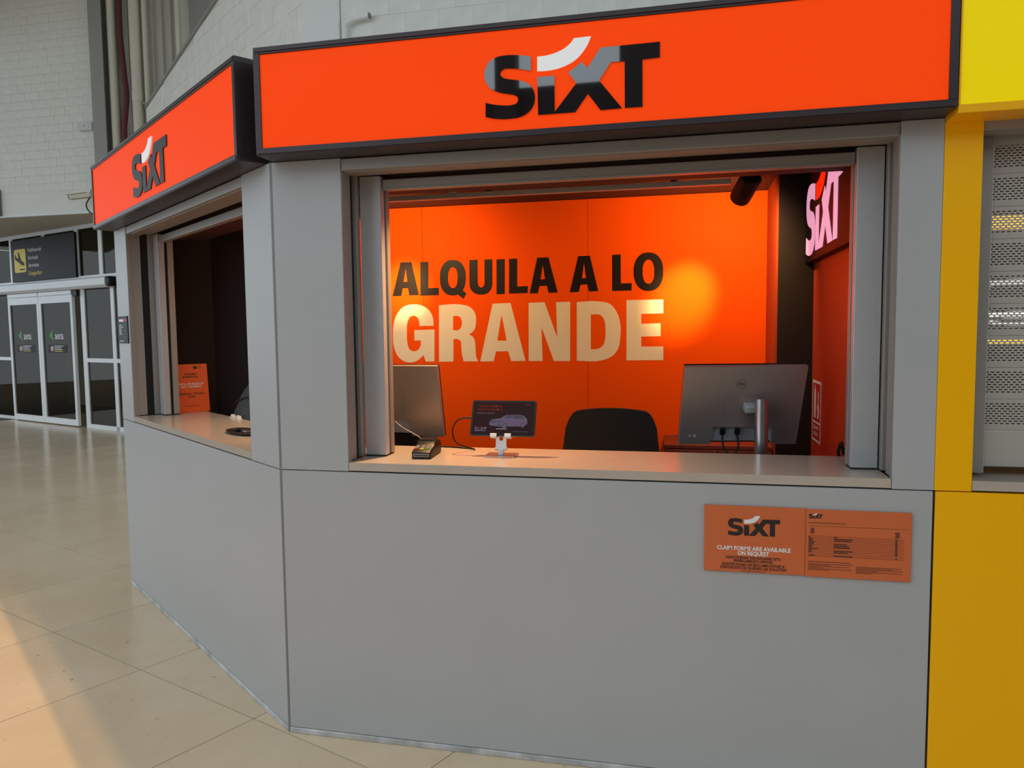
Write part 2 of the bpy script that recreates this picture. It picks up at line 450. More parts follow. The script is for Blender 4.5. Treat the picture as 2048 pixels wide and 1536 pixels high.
HERO = {"A1":[[[-0.137,2.047],[-0.066,2.048],[-0.021,1.844],[-0.084,1.843],[-0.092,1.888],[-0.127,1.887],[-0.136,1.841],[-0.194,1.84]],[[-0.104,2.005],[-0.095,1.928],[-0.12,1.927]]],"L1":[[[-0.008,2.045],[0.044,2.046],[0.041,1.885],[0.108,1.886],[0.107,1.841],[-0.012,1.84]]],"Q":[[[0.281,1.943],[0.279,1.914],[0.273,1.891],[0.264,1.872],[0.252,1.856],[0.237,1.845],[0.219,1.839],[0.197,1.837],[0.174,1.84],[0.157,1.847],[0.142,1.859],[0.13,1.875],[0.122,1.894],[0.117,1.918],[0.116,1.947],[0.118,1.976],[0.124,1.999],[0.133,2.018],[0.145,2.033],[0.16,2.044],[0.178,2.051],[0.201,2.052],[0.223,2.049],[0.24,2.042],[0.255,2.03],[0.266,2.014],[0.275,1.995],[0.28,1.972]],[[0.229,1.944],[0.228,1.927],[0.226,1.914],[0.223,1.902],[0.218,1.893],[0.212,1.887],[0.206,1.883],[0.198,1.882],[0.189,1.883],[0.183,1.888],[0.177,1.894],[0.173,1.904],[0.17,1.915],[0.168,1.928],[0.168,1.946],[0.169,1.963],[0.171,1.976],[0.175,1.987],[0.179,1.996],[0.185,2.003],[0.192,2.007],[0.2,2.008],[0.208,2.006],[0.214,2.002],[0.22,1.995],[0.224,1.986],[0.227,1.974],[0.229,1.961]]],"Qtail":[[[0.195,1.87],[0.231,1.887],[0.283,1.848],[0.263,1.815]]],"U":[[[0.305,2.048],[0.356,2.049],[0.355,1.914],[0.36,1.89],[0.376,1.88],[0.392,1.89],[0.398,1.916],[0.399,2.048],[0.448,2.048],[0.446,1.912],[0.437,1.869],[0.413,1.845],[0.375,1.838],[0.338,1.846],[0.311,1.871],[0.303,1.913]]],"I":[[[0.474,2.046],[0.525,2.047],[0.522,1.839],[0.472,1.838]]],"L2":[[[0.552,2.047],[0.601,2.048],[0.599,1.882],[0.664,1.883],[0.663,1.842],[0.549,1.841]]],"A2":[[[0.723,2.049],[0.79,2.049],[0.844,1.841],[0.79,1.84],[0.78,1.882],[0.735,1.881],[0.724,1.839],[0.675,1.839]],[[0.756,2.01],[0.769,1.922],[0.742,1.921]]],"A3":[[[0.967,2.05],[1.035,2.051],[1.084,1.844],[1.031,1.842],[1.02,1.884],[0.98,1.883],[0.969,1.842],[0.916,1.84]],[[1.001,2.012],[1.013,1.921],[0.989,1.921]]],"L3":[[[1.165,2.051],[1.214,2.052],[1.215,1.885],[1.277,1.885],[1.277,1.843],[1.165,1.843]]],"O":[[[1.456,1.946],[1.454,1.916],[1.449,1.893],[1.44,1.874],[1.428,1.858],[1.413,1.847],[1.396,1.84],[1.373,1.838],[1.35,1.841],[1.332,1.849],[1.317,1.861],[1.305,1.877],[1.296,1.897],[1.29,1.921],[1.288,1.951],[1.29,1.98],[1.296,2.004],[1.305,2.023],[1.317,2.038],[1.332,2.05],[1.35,2.056],[1.372,2.058],[1.395,2.055],[1.413,2.047],[1.428,2.035],[1.44,2.019],[1.449,1.999],[1.454,1.976]],[[1.405,1.947],[1.405,1.929],[1.403,1.914],[1.399,1.902],[1.394,1.892],[1.389,1.885],[1.382,1.881],[1.373,1.88],[1.364,1.881],[1.357,1.886],[1.351,1.893],[1.346,1.903],[1.343,1.916],[1.34,1.931],[1.34,1.949],[1.34,1.968],[1.342,1.982],[1.346,1.994],[1.351,2.004],[1.357,2.011],[1.364,2.016],[1.372,2.017],[1.381,2.015],[1.388,2.01],[1.394,2.003],[1.399,1.993],[1.402,1.981],[1.405,1.966]]],"G":[[[0.07,1.654],[0.067,1.701],[0.042,1.75],[-0.0,1.778],[-0.057,1.788],[-0.121,1.775],[-0.168,1.729],[-0.192,1.667],[-0.197,1.605],[-0.193,1.53],[-0.168,1.467],[-0.122,1.433],[-0.082,1.428],[-0.036,1.442],[0.001,1.473],[0.013,1.433],[0.071,1.434],[0.075,1.631],[-0.056,1.628],[-0.057,1.564],[-0.014,1.564],[-0.021,1.523],[-0.041,1.502],[-0.068,1.498],[-0.091,1.511],[-0.102,1.542],[-0.105,1.61],[-0.099,1.679],[-0.083,1.709],[-0.06,1.718],[-0.037,1.709],[-0.024,1.684],[-0.022,1.653]]],"R":[[[0.107,1.779],[0.248,1.781],[0.305,1.764],[0.336,1.727],[0.341,1.673],[0.328,1.624],[0.296,1.598],[0.321,1.582],[0.333,1.551],[0.338,1.466],[0.35,1.434],[0.259,1.434],[0.249,1.478],[0.244,1.552],[0.225,1.57],[0.196,1.571],[0.193,1.433],[0.101,1.432]],[[0.196,1.711],[0.194,1.626],[0.226,1.625],[0.246,1.643],[0.252,1.671],[0.243,1.701],[0.228,1.711]]],"A4":[[[0.446,1.782],[0.557,1.785],[0.646,1.436],[0.557,1.435],[0.539,1.495],[0.464,1.494],[0.448,1.434],[0.364,1.433]],[[0.501,1.716],[0.531,1.559],[0.473,1.559]]],"N":[[[0.668,1.783],[0.765,1.785],[0.839,1.577],[0.834,1.784],[0.918,1.785],[0.916,1.435],[0.818,1.435],[0.745,1.637],[0.75,1.435],[0.665,1.436]]],"D":[[[0.957,1.782],[1.083,1.784],[1.153,1.767],[1.194,1.714],[1.214,1.626],[1.211,1.568],[1.2,1.509],[1.165,1.463],[1.106,1.439],[0.956,1.436]],[[1.04,1.708],[1.039,1.504],[1.083,1.507],[1.112,1.528],[1.124,1.569],[1.125,1.627],[1.116,1.68],[1.095,1.704]]],"E":[[[1.247,1.788],[1.457,1.788],[1.457,1.708],[1.332,1.707],[1.332,1.65],[1.442,1.652],[1.443,1.577],[1.332,1.576],[1.332,1.518],[1.458,1.518],[1.458,1.439],[1.247,1.438]]]}
LOGO = {k: smooth_loop(v) for k, v in LOGO.items()}
HERO = {k: [smooth_loop(l, 4) for l in v] for k, v in HERO.items()}

# ------------------------------------------------------------------ floor
fl = struct(B().box(-24, 12, -12, 14, -0.2, -0.003).build('floor', M['grout'], raw=True), 'beige porcelain tile floor of the hall')
E1 = Vector((0.7956, -0.3016, 0)); E2 = Vector((0.349, 0.766, 0)); Q0 = Vector((-1.7918, 0.6698, 0))
g = 0.0022
tb = B(); u1 = E1.normalized()*g; u2 = E2.normalized()*g
tb.hexa([u1+u2+Vector((0,0,-.02)), E1-u1+u2+Vector((0,0,-.02)), E1+E2-u1-u2+Vector((0,0,-.02)), E2+u1-u2+Vector((0,0,-.02)),
         u1+u2, E1-u1+u2, E1+E2-u1-u2, E2+u1-u2])
_t = tb.build('floor_tile', M['tile'], raw=True)
tile_me = _t.data; bpy.data.objects.remove(_t)
CAMP = Vector((1.53, -2.63, 0))
def in_kiosk(p):
    return -1.3 < p.x < 2.3 and p.y > 0.55 and p.y < 2.3 and (p.dot(LN) < -0.75)
n_t = 0
for j in range(-5, 15):
    for i in range(-14, 9):
        c = Q0 + E1*(i+.5) + E2*(j+.5)
        if (c.x*-0.34272 - c.y*0.93944) < -4.9-1.9: continue
        d = c-CAMP
        fw = d.dot(Vector((math.sin(_yaw), math.cos(_yaw), 0))); sd = d.dot(Vector((math.cos(_yaw), -math.sin(_yaw), 0)))
        vis = fw > 0.3 and abs(sd) < fw*0.78+1.3 and not (c.x > -0.2 and c.y > 0.9) and not in_kiosk(c)
        near = d.length < 2.6
        if not (vis or near): continue
        piece('floor_tile', tile_me, fl, Q0+E1*i+E2*j)
        n_t += 1
print('tiles', n_t)

# ------------------------------------------------------------------ hall: roof, rear and far walls
def lw(s, out, z): p = LD*s+LN*out; return Vector((p.x, p.y, z))
RC = 0.70 + SUN_K*7.2
rf = B().hexa([lw(-16, RC, 7.2), lw(18, RC, 7.2), lw(18, -16, 7.2), lw(-16, -16, 7.2), lw(-16, RC, 7.5), lw(18, RC, 7.5), lw(18, -16, 7.5), lw(-16, -16, 7.5)])
rf.hexa([lw(3.0, RC+0.01, 5.9), lw(18, RC+0.01, 5.9), lw(18, 9, 5.9), lw(3.0, 9, 5.9), lw(3.0, RC+0.01, 7.5), lw(18, RC+0.01, 7.5), lw(18, 9, 7.5), lw(3.0, 9, 7.5)])  # lower slab out of view, added to cut skylight on the far floor
struct(rf.build('ceiling', M['render'], raw=True), 'high hall roof above the kiosks, with an unseen slab added for shade')
struct(B().box(-3.4, 14, -10.6, -10.3, 0, 5.75).build('wall_front', M['concrete_dark'], raw=True), 'dark low wall on the far side of the hall')
for x0, x1 in ((-1.45, -1.1), (0.62, 1.45)):
    o = B().box(x0, x1, -10.28, -9.9, 0, 7.1, bev=0.02).build('hall_column', M['concrete_dark'])
    tag(o, 'narrow dark column across the hall' if x0 < 0 else 'broad dark column across the hall', 'column')

# far wall of painted brick, parallel to the kiosk front
YB = 7.252
wf = struct(B().box(-13, -3.2, YB+0.005, YB+0.35, 3.51, 7.19).build('wall_far', M['mortar'], raw=True), 'far wall of white painted brick above the soffit')
B().box(-13, -5.0, YB, YB+0.014, 3.51, 3.86).build('render_band', M['render'], wf)
BL, BH = 0.262, 0.127
bb = B().box(0.0012, BL-0.0012, -0.002, 0.02, 0.002, BH-0.002, bev=0.002, seg=1)
_t = bb.build('brick', M['brick'], raw=True); brick_me = _t.data; bpy.data.objects.remove(_t)
nb = 0
for r in range(24):
    z = 3.86 + r*BH
    x = -9.3 + (0.5*BL if r % 2 else 0) + random.choice((0, 0, BL*0.25))
    while x < -6.98:
        ln_ = BL*random.choice((1, 1, 1, 1, 0.5))
        piece('brick', brick_me, wf, (x, YB+random.uniform(0.001, 0.004), z), scale=(ln_/BL, 1, 1)); nb += 1
        x += ln_
print('bricks', nb)

# rear wall of blocks behind the kiosk, parallel to the front, and the angled wall beside it
YR = 3.9; P0 = Vector((-1.864, YR, 0))
wr = struct(B().box(-1.50, 7.0, YR+0.006, YR+0.3, 2.5, 6.2).build('wall_rear', M['mortar'], raw=True), 'rear wall of large white painted blocks above the kiosk sign')
CH = 0.171; CL = 0.315
bb = B().box(0.0008, CL-0.0008, 0.002, 0.02, 0.0008, CH-0.0008, bev=0.0012, seg=1)
_t = bb.build('block', M['brick'], raw=True); block_me = _t.data; bpy.data.objects.remove(_t)
for r in range(9):
    z = 4.32 + (r-3)*CH
    x = -1.50 + (0 if r % 2 else -CL*0.5)
    while x < 2.6:
        x0 = max(x, -1.5)
        piece('block', block_me, wr, (x0, YR+random.uniform(0, 0.003), z), scale=((x+CL-x0)/CL, 1, 1))
        x += CL
pl = struct(B().box(-1.864, -1.505, YR-0.03, YR+0.3, 2.5, 6.2, bev=0.006).build('trim_1', M['render']), 'smooth white pier where the angled wall meets the rear wall')
TOP = [(0, 5.82), (5.194, 4.913)]
def diag(s, d, z): p = P0 + LD*s - LN*d; return Vector((p.x, p.y, z))
wa = B()
wa.hexa([diag(0, 0.012, 2.4), diag(5.19, 0.012, 2.4), diag(5.19, 0.10, 2.4), diag(0, 0.10, 2.4), diag(0, 0.012, 5.82), diag(5.19, 0.012, 4.913), diag(5.19, 0.10, 4.913), diag(0, 0.10, 5.82)])
wa = struct(wa.build('wall_angled', M['mortar'], raw=True), 'angled white painted block wall with a sloping top')
cop = B()
cop.hexa([diag(0, -0.02, 5.82), diag(5.19, -0.02, 4.913), diag(5.19, 0.12, 4.913), diag(0, 0.12, 5.82), diag(0, -0.02, 5.85), diag(5.19, -0.02, 4.943), diag(5.19, 0.12, 4.943), diag(0, 0.12, 5.85)])
cop.build('coping_strip', M['grey_paint'], wa)
AL = 0.36
for r in range(16):
    z0, z1 = 3.32+r*CH+0.001, 3.32+(r+1)*CH-0.001
    s = -AL*0.5 if r % 2 else 0
    while s < 5.19:
        a0, a1 = max(s, 0)+0.0008, min(s+AL, 5.19)-0.0008
        s += AL
        t0, t1 = 5.82-0.1746*a0-0.004, 5.82-0.1746*a1-0.004
        if a1-a0 < 0.03 or z0 > min(t0, t1)-0.02: continue
        w = random.uniform(0.006, 0.009)
        b = B(); b.hexa([diag(a0, w, z0), diag(a1, w, z0), diag(a1, 0.02, z0), diag(a0, 0.02, z0), diag(a0, w, min(z1, t0)), diag(a1, w, min(z1, t1)), diag(a1, 0.02, min(z1, t1)), diag(a0, 0.02, min(z1, t0))])
        b.build('block', M['brick'], wa)

# services beside the far wall
o = B()
o.box(-6.943, -6.72, 7.0, 7.01, 3.53, 7.19); o.box(-6.943, -6.72, 7.19, 7.2, 3.53, 7.19); o.box(-6.84, -6.825, 7.01, 7.19, 3.53, 7.19)
tag(o.build('steel_column', M['grey_paint']), 'flat grey steel column in front of the white brick wall', 'column')
tag(B().cyl((-6.65, 7.12, 3.5), (-6.65, 7.12, 7.19), 0.058, 20).build('service_pipe', M['cream_pipe'], smooth=True), 'cream vertical pipe right beside the grey steel column', 'pipe', 'vertical pipes on the far wall')
pts = [(-6.49+0.022*math.sin(k*1.7)+(0.03 if k == 4 else 0), 7.12, 3.3+k*0.45) for k in range(12)]
tag(B().tube(pts, 0.040, 12).build('cable_bundle', M['red_cable'], smooth=True), 'dark red cable bundle hanging between cream pipes', 'cable')
tag(B().tube([(-6.408-0.004*math.cos(k), 7.16, p[2]) for k, p in enumerate(pts)], 0.018, 8).build('service_pipe', M['grey_paint'], smooth=True), 'thin grey pipe just right of the red cable bundle', 'pipe', 'vertical pipes on the far wall')
p = empty('service_pipe', (-6.25, 7.12, 3.5), 'broad cream pipe with a socket joint, widest of the pipes', 'pipe', 'vertical pipes on the far wall')
B().cyl((-6.25, 7.12, 3.5), (-6.25, 7.12, 7.19), 0.072, 24).build('pipe', M['cream_pipe'], p, smooth=True)
B().cyl((-6.25, 7.12, 5.05), (-6.25, 7.12, 5.2), 0.082, 24).build('socket', M['cream_pipe'], p, smooth=True)
p = empty('service_pipe', (-6.350, 7.15, 3.5), 'narrow cream pipe against the left of the broad pipe', 'pipe', 'vertical pipes on the far wall')
B().cyl((-6.350, 7.15, 3.5), (-6.350, 7.15, 7.19), 0.020, 14).build('pipe', M['cream_pipe'], p, smooth=True)
p = empty('service_pipe', (-6.09, 7.12, 3.5), 'cream pipe with a clamp, right of the broad pipe', 'pipe', 'vertical pipes on the far wall')
B().cyl((-6.09, 7.13, 3.5), (-6.09, 7.13, 7.19), 0.036, 16).build('pipe', M['cream_pipe'], p, smooth=True)
B().box(-6.15, -6.03, 7.08, 7.18, 5.0, 5.03, bev=0.005).build('clamp', M['grey_paint'], p)
b = B(); prof = []
x = -6.04
while x < -5.60:
    for dx, dy in ((0, 0), (0.035, 0.0), (0.05, 0.035), (0.10, 0.035), (0.115, 0.0)):
        prof.append((x+dx, 7.195+dy))
    x += 0.15
prof2 = [(a, c+0.008) for a, c in prof]
b.prism([prof + prof2[::-1]], 5.0)
tag(b.build('corrugated_cladding', M['sheet'], M=Matrix.Translation((0, 0, 3.5))), 'corrugated grey sheet cladding above the angled wall', 'cladding')
p = empty('service_pipe', (-5.50, 7.1, 3.5), 'pale vertical conduit at the edge of the flat grey panel', 'pipe', 'vertical pipes on the far wall')
B().box(-5.53, -5.47, 7.05, 7.13, 3.5, 7.19, bev=0.012).build('conduit', M['cream_pipe'], p)
tag(B().box(-5.40, -3.3, 7.195, 7.235, 3.5, 7.19, bev=0.004).build('flat_cladding', M['grey_paint']), 'flat grey cladding panel above the angled wall', 'cladding')

# small things on the walls
e = empty('emergency_light', (-7.24, YB, 4.72), 'small white emergency light box on the brick wall', 'light')
B().box(-7.37, -7.11, YB-0.09, YB, 4.72, 4.835, bev=0.012).build('housing', M['white_plastic'], e)
B().cyl((-7.25, YB-0.092, 4.785), (-7.25, YB-0.088, 4.785), 0.014, 14).build('indicator', M['silver_light'], e)
B().tube([(-7.11, YB-0.03, 4.80), (-7.05, YB-0.03, 4.815), (-6.98, YB-0.02, 4.81)], 0.008, 6).build('cable', M['cream_pipe'], e)
e = empty('security_camera', (-7.05, YB, 3.7), 'slim cream security camera on a bracket left of the side sign', 'camera')
cm = Matrix.Translation((-7.20, 6.98, 3.70)) @ Matrix.Rotation(R(-8), 4, 'Y') @ Matrix.Rotation(R(18), 4, 'Z')
B().box(-0.16, 0.16, -0.045, 0.045, -0.035, 0.035, bev=0.014, M=cm).build('body', M['cream_pipe'], e)
B().box(-0.19, 0.10, -0.052, 0.052, 0.036, 0.044, bev=0.003, M=cm).build('sunshade', M['cream_pipe'], e)
B().cyl((-0.172, 0, 0), (-0.16, 0, 0), 0.03, 18, M=cm).build('lens', M['black'], e)
B().tube([(-7.06, 7.0, 3.72), (-7.07, 7.1, 3.86), (-7.07, YB, 3.86)], 0.012, 8).build('bracket', M['grey_paint'], e)
B().tube([(-7.04, 6.98, 3.68), (-7.09, 6.95, 3.56), (-7.02, 6.95, 3.44), (-6.93, 7.0, 3.42)], 0.009, 8).build('cable', M['black'], e)
o = B().box(-9.6, -8.93, YB-0.06, YB-0.001, 3.52, 3.93, bev=0.006).build('wall_panel', M['panel_dark'])
tag(o, 'dark grey panel at the foot of the brick wall', 'panel')
# bent conduit on the rear wall
e = empty('bent_conduit', (-1.44, YR, 4.2), 'bent white conduit stub on the block wall above the front sign', 'pipe')
B().tube([(-1.44, YR-0.05, 3.6), (-1.44, YR-0.05, 4.36), (-1.42, YR-0.05, 4.42), (-1.36, YR-0.05, 4.455), (-1.20, YR-0.05, 4.475)], 0.022, 12).build('pipe', M['render'], e, smooth=True)
B().cyl((-1.20, YR-0.05, 4.475), (-1.185, YR-0.05, 4.477), 0.025, 14).build('end_ring', M['panel_dark'], e)

# ------------------------------------------------------------------ arrivals glazing
GD = Vector((math.cos(R(-20.04)), math.sin(R(-20.04)), 0)); GN = Vector((-0.34271774, -0.93943842, 0)); G0 = -4.9132119
M_G = Matrix(((GD.x, -GN.x, 0, GN.x*G0), (GD.y, -GN.y, 0, GN.y*G0), (0, 0, 1, 0), (0, 0, 0, 1)))   # local (u, depth inward, z)
def F_g(u, out, z):
    p = GD*u + GN*(G0+out)
    return frame((p.x, p.y, z), GD, ZV, GN)
def gpos(u, z=0): p = GD*u + GN*G0; return (p.x, p.y, z)
# soffit
so = B()
def gp(u, d, z): p = GD*u + GN*(G0-d); return Vector((p.x, p.y, z))
sf = struct(B().hexa([Vector((-13, YB+0.06, 3.516)), Vector((-3.6, YB+0.06, 3.516)), gp(-6, .4, 3.516), gp(-15.6, .4, 3.516), Vector((-13, YB+0.06, 3.6)), Vector((-3.6, YB+0.06, 3.6)), gp(-6, .4, 3.6), gp(-15.6, .4, 3.6)]).build('ceiling', M['grout'], raw=True), 'low beige tiled soffit over the arrivals doors')
B().box(-13, -5.0, YB-0.01, YB+0.05, 3.495, 3.525).build('edge_trim', M['white_frame'], sf)
ts = 0.6
_t = B().box(0.004, ts-0.004, 0.004, ts-0.004, 0, 0.012).build('soffit_tile', M['soffit'], raw=True); st_me = _t.data; bpy.data.objects.remove(_t)
ga = R(-20.04)
for i in range(9):
    for j in range(6):
        q = gp(-14.6+i*ts, -0.02-(j+1)*ts, 3.506)
        cs = [gp(-14.6+(i+a)*ts, -0.02-(j+c)*ts, 0) for a in (0, 1) for c in (0, 1)]
        if min(c.y for c in cs) < YB+0.02: continue
        o = piece('soffit_tile', st_me, sf, (q.x, q.y, 3.504), rotz=ga)
# rows cut by the front edge of the soffit
for i in range(9):
    u0, u1 = -14.6+i*ts+0.004, -14.6+(i+1)*ts-0.004
    for j in range(6):
        d0, d1 = -0.02-(j+1)*ts+0.004, -0.02-j*ts-0.004
        cs = [gp(u0, d0, 0), gp(u1, d0, 0), gp(u1, d1, 0), gp(u0, d1, 0)]
        ys = [c.y for c in cs]
        if min(ys) >= YB+0.02-0.01 or max(ys) < YB+0.06: continue
        poly = []                                          # clip against y = YB
        for k in range(4):
            a, c = cs[k], cs[(k+1) % 4]
            if a.y >= YB+0.05: poly.append(a)
            if (a.y-YB-0.05)*(c.y-YB-0.05) < 0:
                t = (YB+0.05-a.y)/(c.y-a.y); poly.append(a+(c-a)*t)
        if len(poly) < 3: continue
        B().prism([[(c.x, c.y) for c in poly]], 0.012, M=Matrix.Translation((0, 0, 3.504))).build('soffit_tile', M['soffit'], sf)

def pane(name_root, u0, u1, z0, z1, parent):
    B().box(u0, u1, 0.02, 0.028, z0, z1).build('pane', M['glass'], parent, M=M_G)
# window_1: glazing left of the doors, window_2: right of them, window_3: the transom band
w1 = struct(empty('window_1', gpos(-14.2)), 'white framed glazing left of the sliding doors')
fr = B(); fr.box(-15.6, -13.46, 0, 0.05, 1.15, 1.21); fr.box(-15.6, -13.46, 0, 0.05, 0, 0.06); fr.box(-14.6, -14.53, 0, 0.05, 0, 2.42)
fr.build('window_frame', M['white_frame'], w1, M=M_G)
pane('p', -14.53, -13.45, 0.06, 1.15, w1); pane('p', -14.53, -13.45, 1.21, 2.42, w1); pane('p', -15.6, -14.6, 0.06, 1.15, w1); pane('p', -15.6, -14.6, 1.21, 2.42, w1)
w2 = struct(empty('window_2', gpos(-9.9)), 'white framed glazing right of the sliding doors')
fr = B(); fr.box(-10.93, -10.80, 0, 0.06, 0, 2.42); fr.box(-9.98, -9.88, 0, 0.06, 0, 2.42); fr.box(-10.8, -9.98, 0, 0.05, 1.15, 1.22); fr.box(-9.88, -8.2, 0, 0.05, 1.15, 1.22); fr.box(-10.8, -8.2, 0, 0.05, 0, 0.07); fr.box(-8.9, -8.8, 0, 0.06, 0, 2.42)
fr.build('window_frame', M['white_frame'], w2, M=M_G)
for u0, u1 in ((-10.8, -9.98), (-9.88, -8.9)):
    pane('p', u0, u1, 0.07, 1.15, w2); pane('p', u0, u1, 1.22, 2.42, w2)
w3 = struct(empty('window_3', gpos(-12, 2.58)), 'row of dark glazed transom lights over the door header')
fr = B()
fr.box(-15.6, -8.2, 0, 0.06, 2.58, 2.64); fr.box(-15.6, -8.2, 0, 0.06, 3.44, 3.51)
for u in (-13.33, -12.1, -10.97, -10.22, -9.2): fr.box(u-0.055, u+0.055, 0, 0.06, 2.64, 3.44)
fr.build('window_frame', M['white_frame'], w3, M=M_G)
us = [-15.6, -13.33, -12.1, -10.97, -10.22, -9.2, -8.2]
for k in range(6): pane('p', us[k]+0.055, us[k+1]-0.055, 2.64, 3.44, w3)
hd = struct(empty('trim_2', gpos(-12, 2.41)), 'white sliding door header beam with black end cap')
b = B(); b.prism([[(0, 2.41), (0, 2.585), (-0.14, 2.585), (-0.17, 2.56), (-0.17, 2.45), (-0.12, 2.41)]], 1.0)
Mh = Matrix(((0, 0, 5.78, -15.6), (1, 0, 0, 0), (0, 1, 0, 0), (0, 0, 0, 1)))
b.build('beam', M['white_frame'], hd, M=M_G @ Mh)
B().box(-9.815, -9.68, -0.175, 0.0, 2.42, 2.58, bev=0.03).build('end_cap', M['black'], hd, M=M_G)
for k, (u0, u1) in enumerate(((-13.43, -12.265), (-12.255, -11.09))):
    d = struct(empty('door_%d' % (k+1), gpos((u0+u1)/2)), ('left' if k == 0 else 'right')+' leaf of the white framed glass sliding doors')
    fr = B()
    for a in ((u0, u0+0.075, 0.02, 2.33), (u1-0.075, u1, 0.02, 2.33), (u0+0.075, u1-0.075, 0.02, 0.13), (u0+0.075, u1-0.075, 2.20, 2.33)):
        fr.box(a[0], a[1], -0.06, -0.01, a[2], a[3])
    fr.build('door_frame', M['white_frame'], d, M=M_G)
    B().box(u0+0.01, u1-0.01, -0.07, 0.0, 2.335, 2.405, bev=0.004).build('carriage_cover', M['white_frame'], d, M=M_G)
    B().box(u0+0.075, u1-0.075, -0.04, -0.032, 0.13, 2.20).build('pane', M['glass'], d, M=M_G)
    uc = u0+0.28 if k == 0 else u0+0.26
    B().prism([[(0, 0.12), (0.155, 0.24), (0.12, 0.12), (0.20, 0.0)]], 0.001, M=F_g(uc+0.02, 0.041, 1.50)).build('logo_arrow', M['print_green'], d)
    text('logo_word', 'aena', F_g(uc+0.23, 0.041, 1.555), M['print_white'], d, width=0.29, cap=0.135, bold=0.01)
    st = B().box(uc-0.03, uc+0.62, -0.0425, -0.041, 1.31, 1.455).build('sticker', M['sign_black'], d, M=M_G)
    B().prism([[(0.058*math.cos(t*math.pi/10), 0.058*math.sin(t*math.pi/10)) for t in range(20)]], 0.001, M=F_g(uc+0.11, 0.043, 1.383)).build('prohibition_disc', M['print_red'], st)
    B().prism([[(0.044*math.cos(t*math.pi/10), 0.044*math.sin(t*math.pi/10)) for t in range(20)]], 0.001, M=F_g(uc+0.11, 0.0445, 1.383)).build('disc_centre', M['print_white'], st)
    B().prism([[(-0.02, 0.03), (0.0, 0.036), (0.02, -0.03), (0.0, -0.036)]], 0.001, M=F_g(uc+0.11, 0.046, 1.383)).build('pictogram', M['print_black'], st)
    for q, (wd, mm) in enumerate(((0.32, 'print_white'), (0.24, 'print_white'), (0.27, 'print_white'), (0.29, 'sign_yellow'))):
        B().box(uc+0.19, uc+0.19+wd, -0.0435, -0.043, 1.424-q*0.031, 1.436-q*0.031).build('text_line', M[mm], st, M=M_G)
B().box(-11.09, -10.93, -0.06, -0.0, 2.30, 2.40, bev=0.005).build('cap', M['black'], d, M=M_G)
# dim vestibule behind the glazing
vs = B(); vs.box(-16, -8.0, 2.2, 2.3, 0, 3.5); vs.box(-16, -8.0, 0.42, 2.3, 3.52, 3.6); vs.box(-16.1, -16, 0.1, 2.3, 0, 3.5); vs.box(-8.1, -8.0, 0.1, 2.3, 0, 3.5)
struct(vs.build('wall_vestibule', M['room_grey'], M=M_G, raw=True), 'dim grey vestibule wall behind the arrivals glazing')
bn = empty('bench', gpos(-12.2), 'brown slatted bench seen dimly through the arrivals doors', 'bench')
for u0, u1, z in ((-13.2, -11.1, 0.72), (-13.2, -11.1, 0.28)):
    B().box(u0, u1, 1.75, 2.15, z, z+0.10, bev=0.01).build('board', M['brown_wood'], bn, M=M_G)
for u in (-13.15, -12.2, -11.2):
    B().box(u, u+0.05, 1.80, 2.10, 0, 0.72).build('leg', M['panel_dark'], bn, M=M_G)
# arrivals sign
sg = empty('arrivals_sign', gpos(-12.07, 2.62), 'black overhead arrivals sign with yellow landing aeroplane symbol', 'sign')
B().box(-13.22, -10.93, -0.045, -0.012, 2.625, 3.40, bev=0.006).build('board', M['sign_black'], sg, M=M_G)
def rrect(x0, x1, y0, y1, r, n=5):
    out = []
    for cx, cy, a0 in ((x1-r, y1-r, 0), (x0+r, y1-r, 90), (x0+r, y0+r, 180), (x1-r, y0+r, 270)):
        for k in range(n+1):
            a = R(a0+90*k/n); out.append((cx+r*math.cos(a), cy+r*math.sin(a)))
    return out
pg = B().prism([rrect(-13.10, -12.66, 2.80, 3.23, 0.05)], 0.002, M=F_g(0, 0.045, 0)).build('pictogram_panel', M['sign_yellow'], sg)
pl_ = [(-13.065, 3.095), (-13.06, 3.045), (-12.96, 3.00), (-12.78, 2.925), (-12.73, 2.92), (-12.715, 2.945), (-12.73, 2.97), (-12.83, 3.02), (-12.91, 3.175), (-12.945, 3.18), (-12.935, 3.06), (-13.02, 3.085), (-13.035, 3.13), (-13.06, 3.135)]
B().prism([pl_], 0.001, M=F_g(0, 0.048, 0)).build('aeroplane', M['sign_black'], pg)
B().prism([[(-12.88, 2.935), (-12.84, 2.915), (-12.83, 2.925), (-12.87, 2.945)]], 0.001, M=F_g(0, 0.048, 0)).build('wheel', M['sign_black'], pg)
B().prism([[(-12.90, 2.84), (-12.71, 2.84), (-12.71, 2.865), (-12.90, 2.865)]], 0.001, M=F_g(0, 0.048, 0)).build('runway', M['sign_black'], pg)
for k, (s, mm, wd) in enumerate((('Helduerak', 'print_white', 0.50), ('Arrivals', 'print_white', 0.36), ('Arrivées', 'print_white', 0.38), ('Llegadas', 'sign_yellow', 0.47))):
    text('lettering', s, F_g(-12.57, 0.046, 3.155-k*0.139), M[mm], sg, width=wd, cap=0.074)

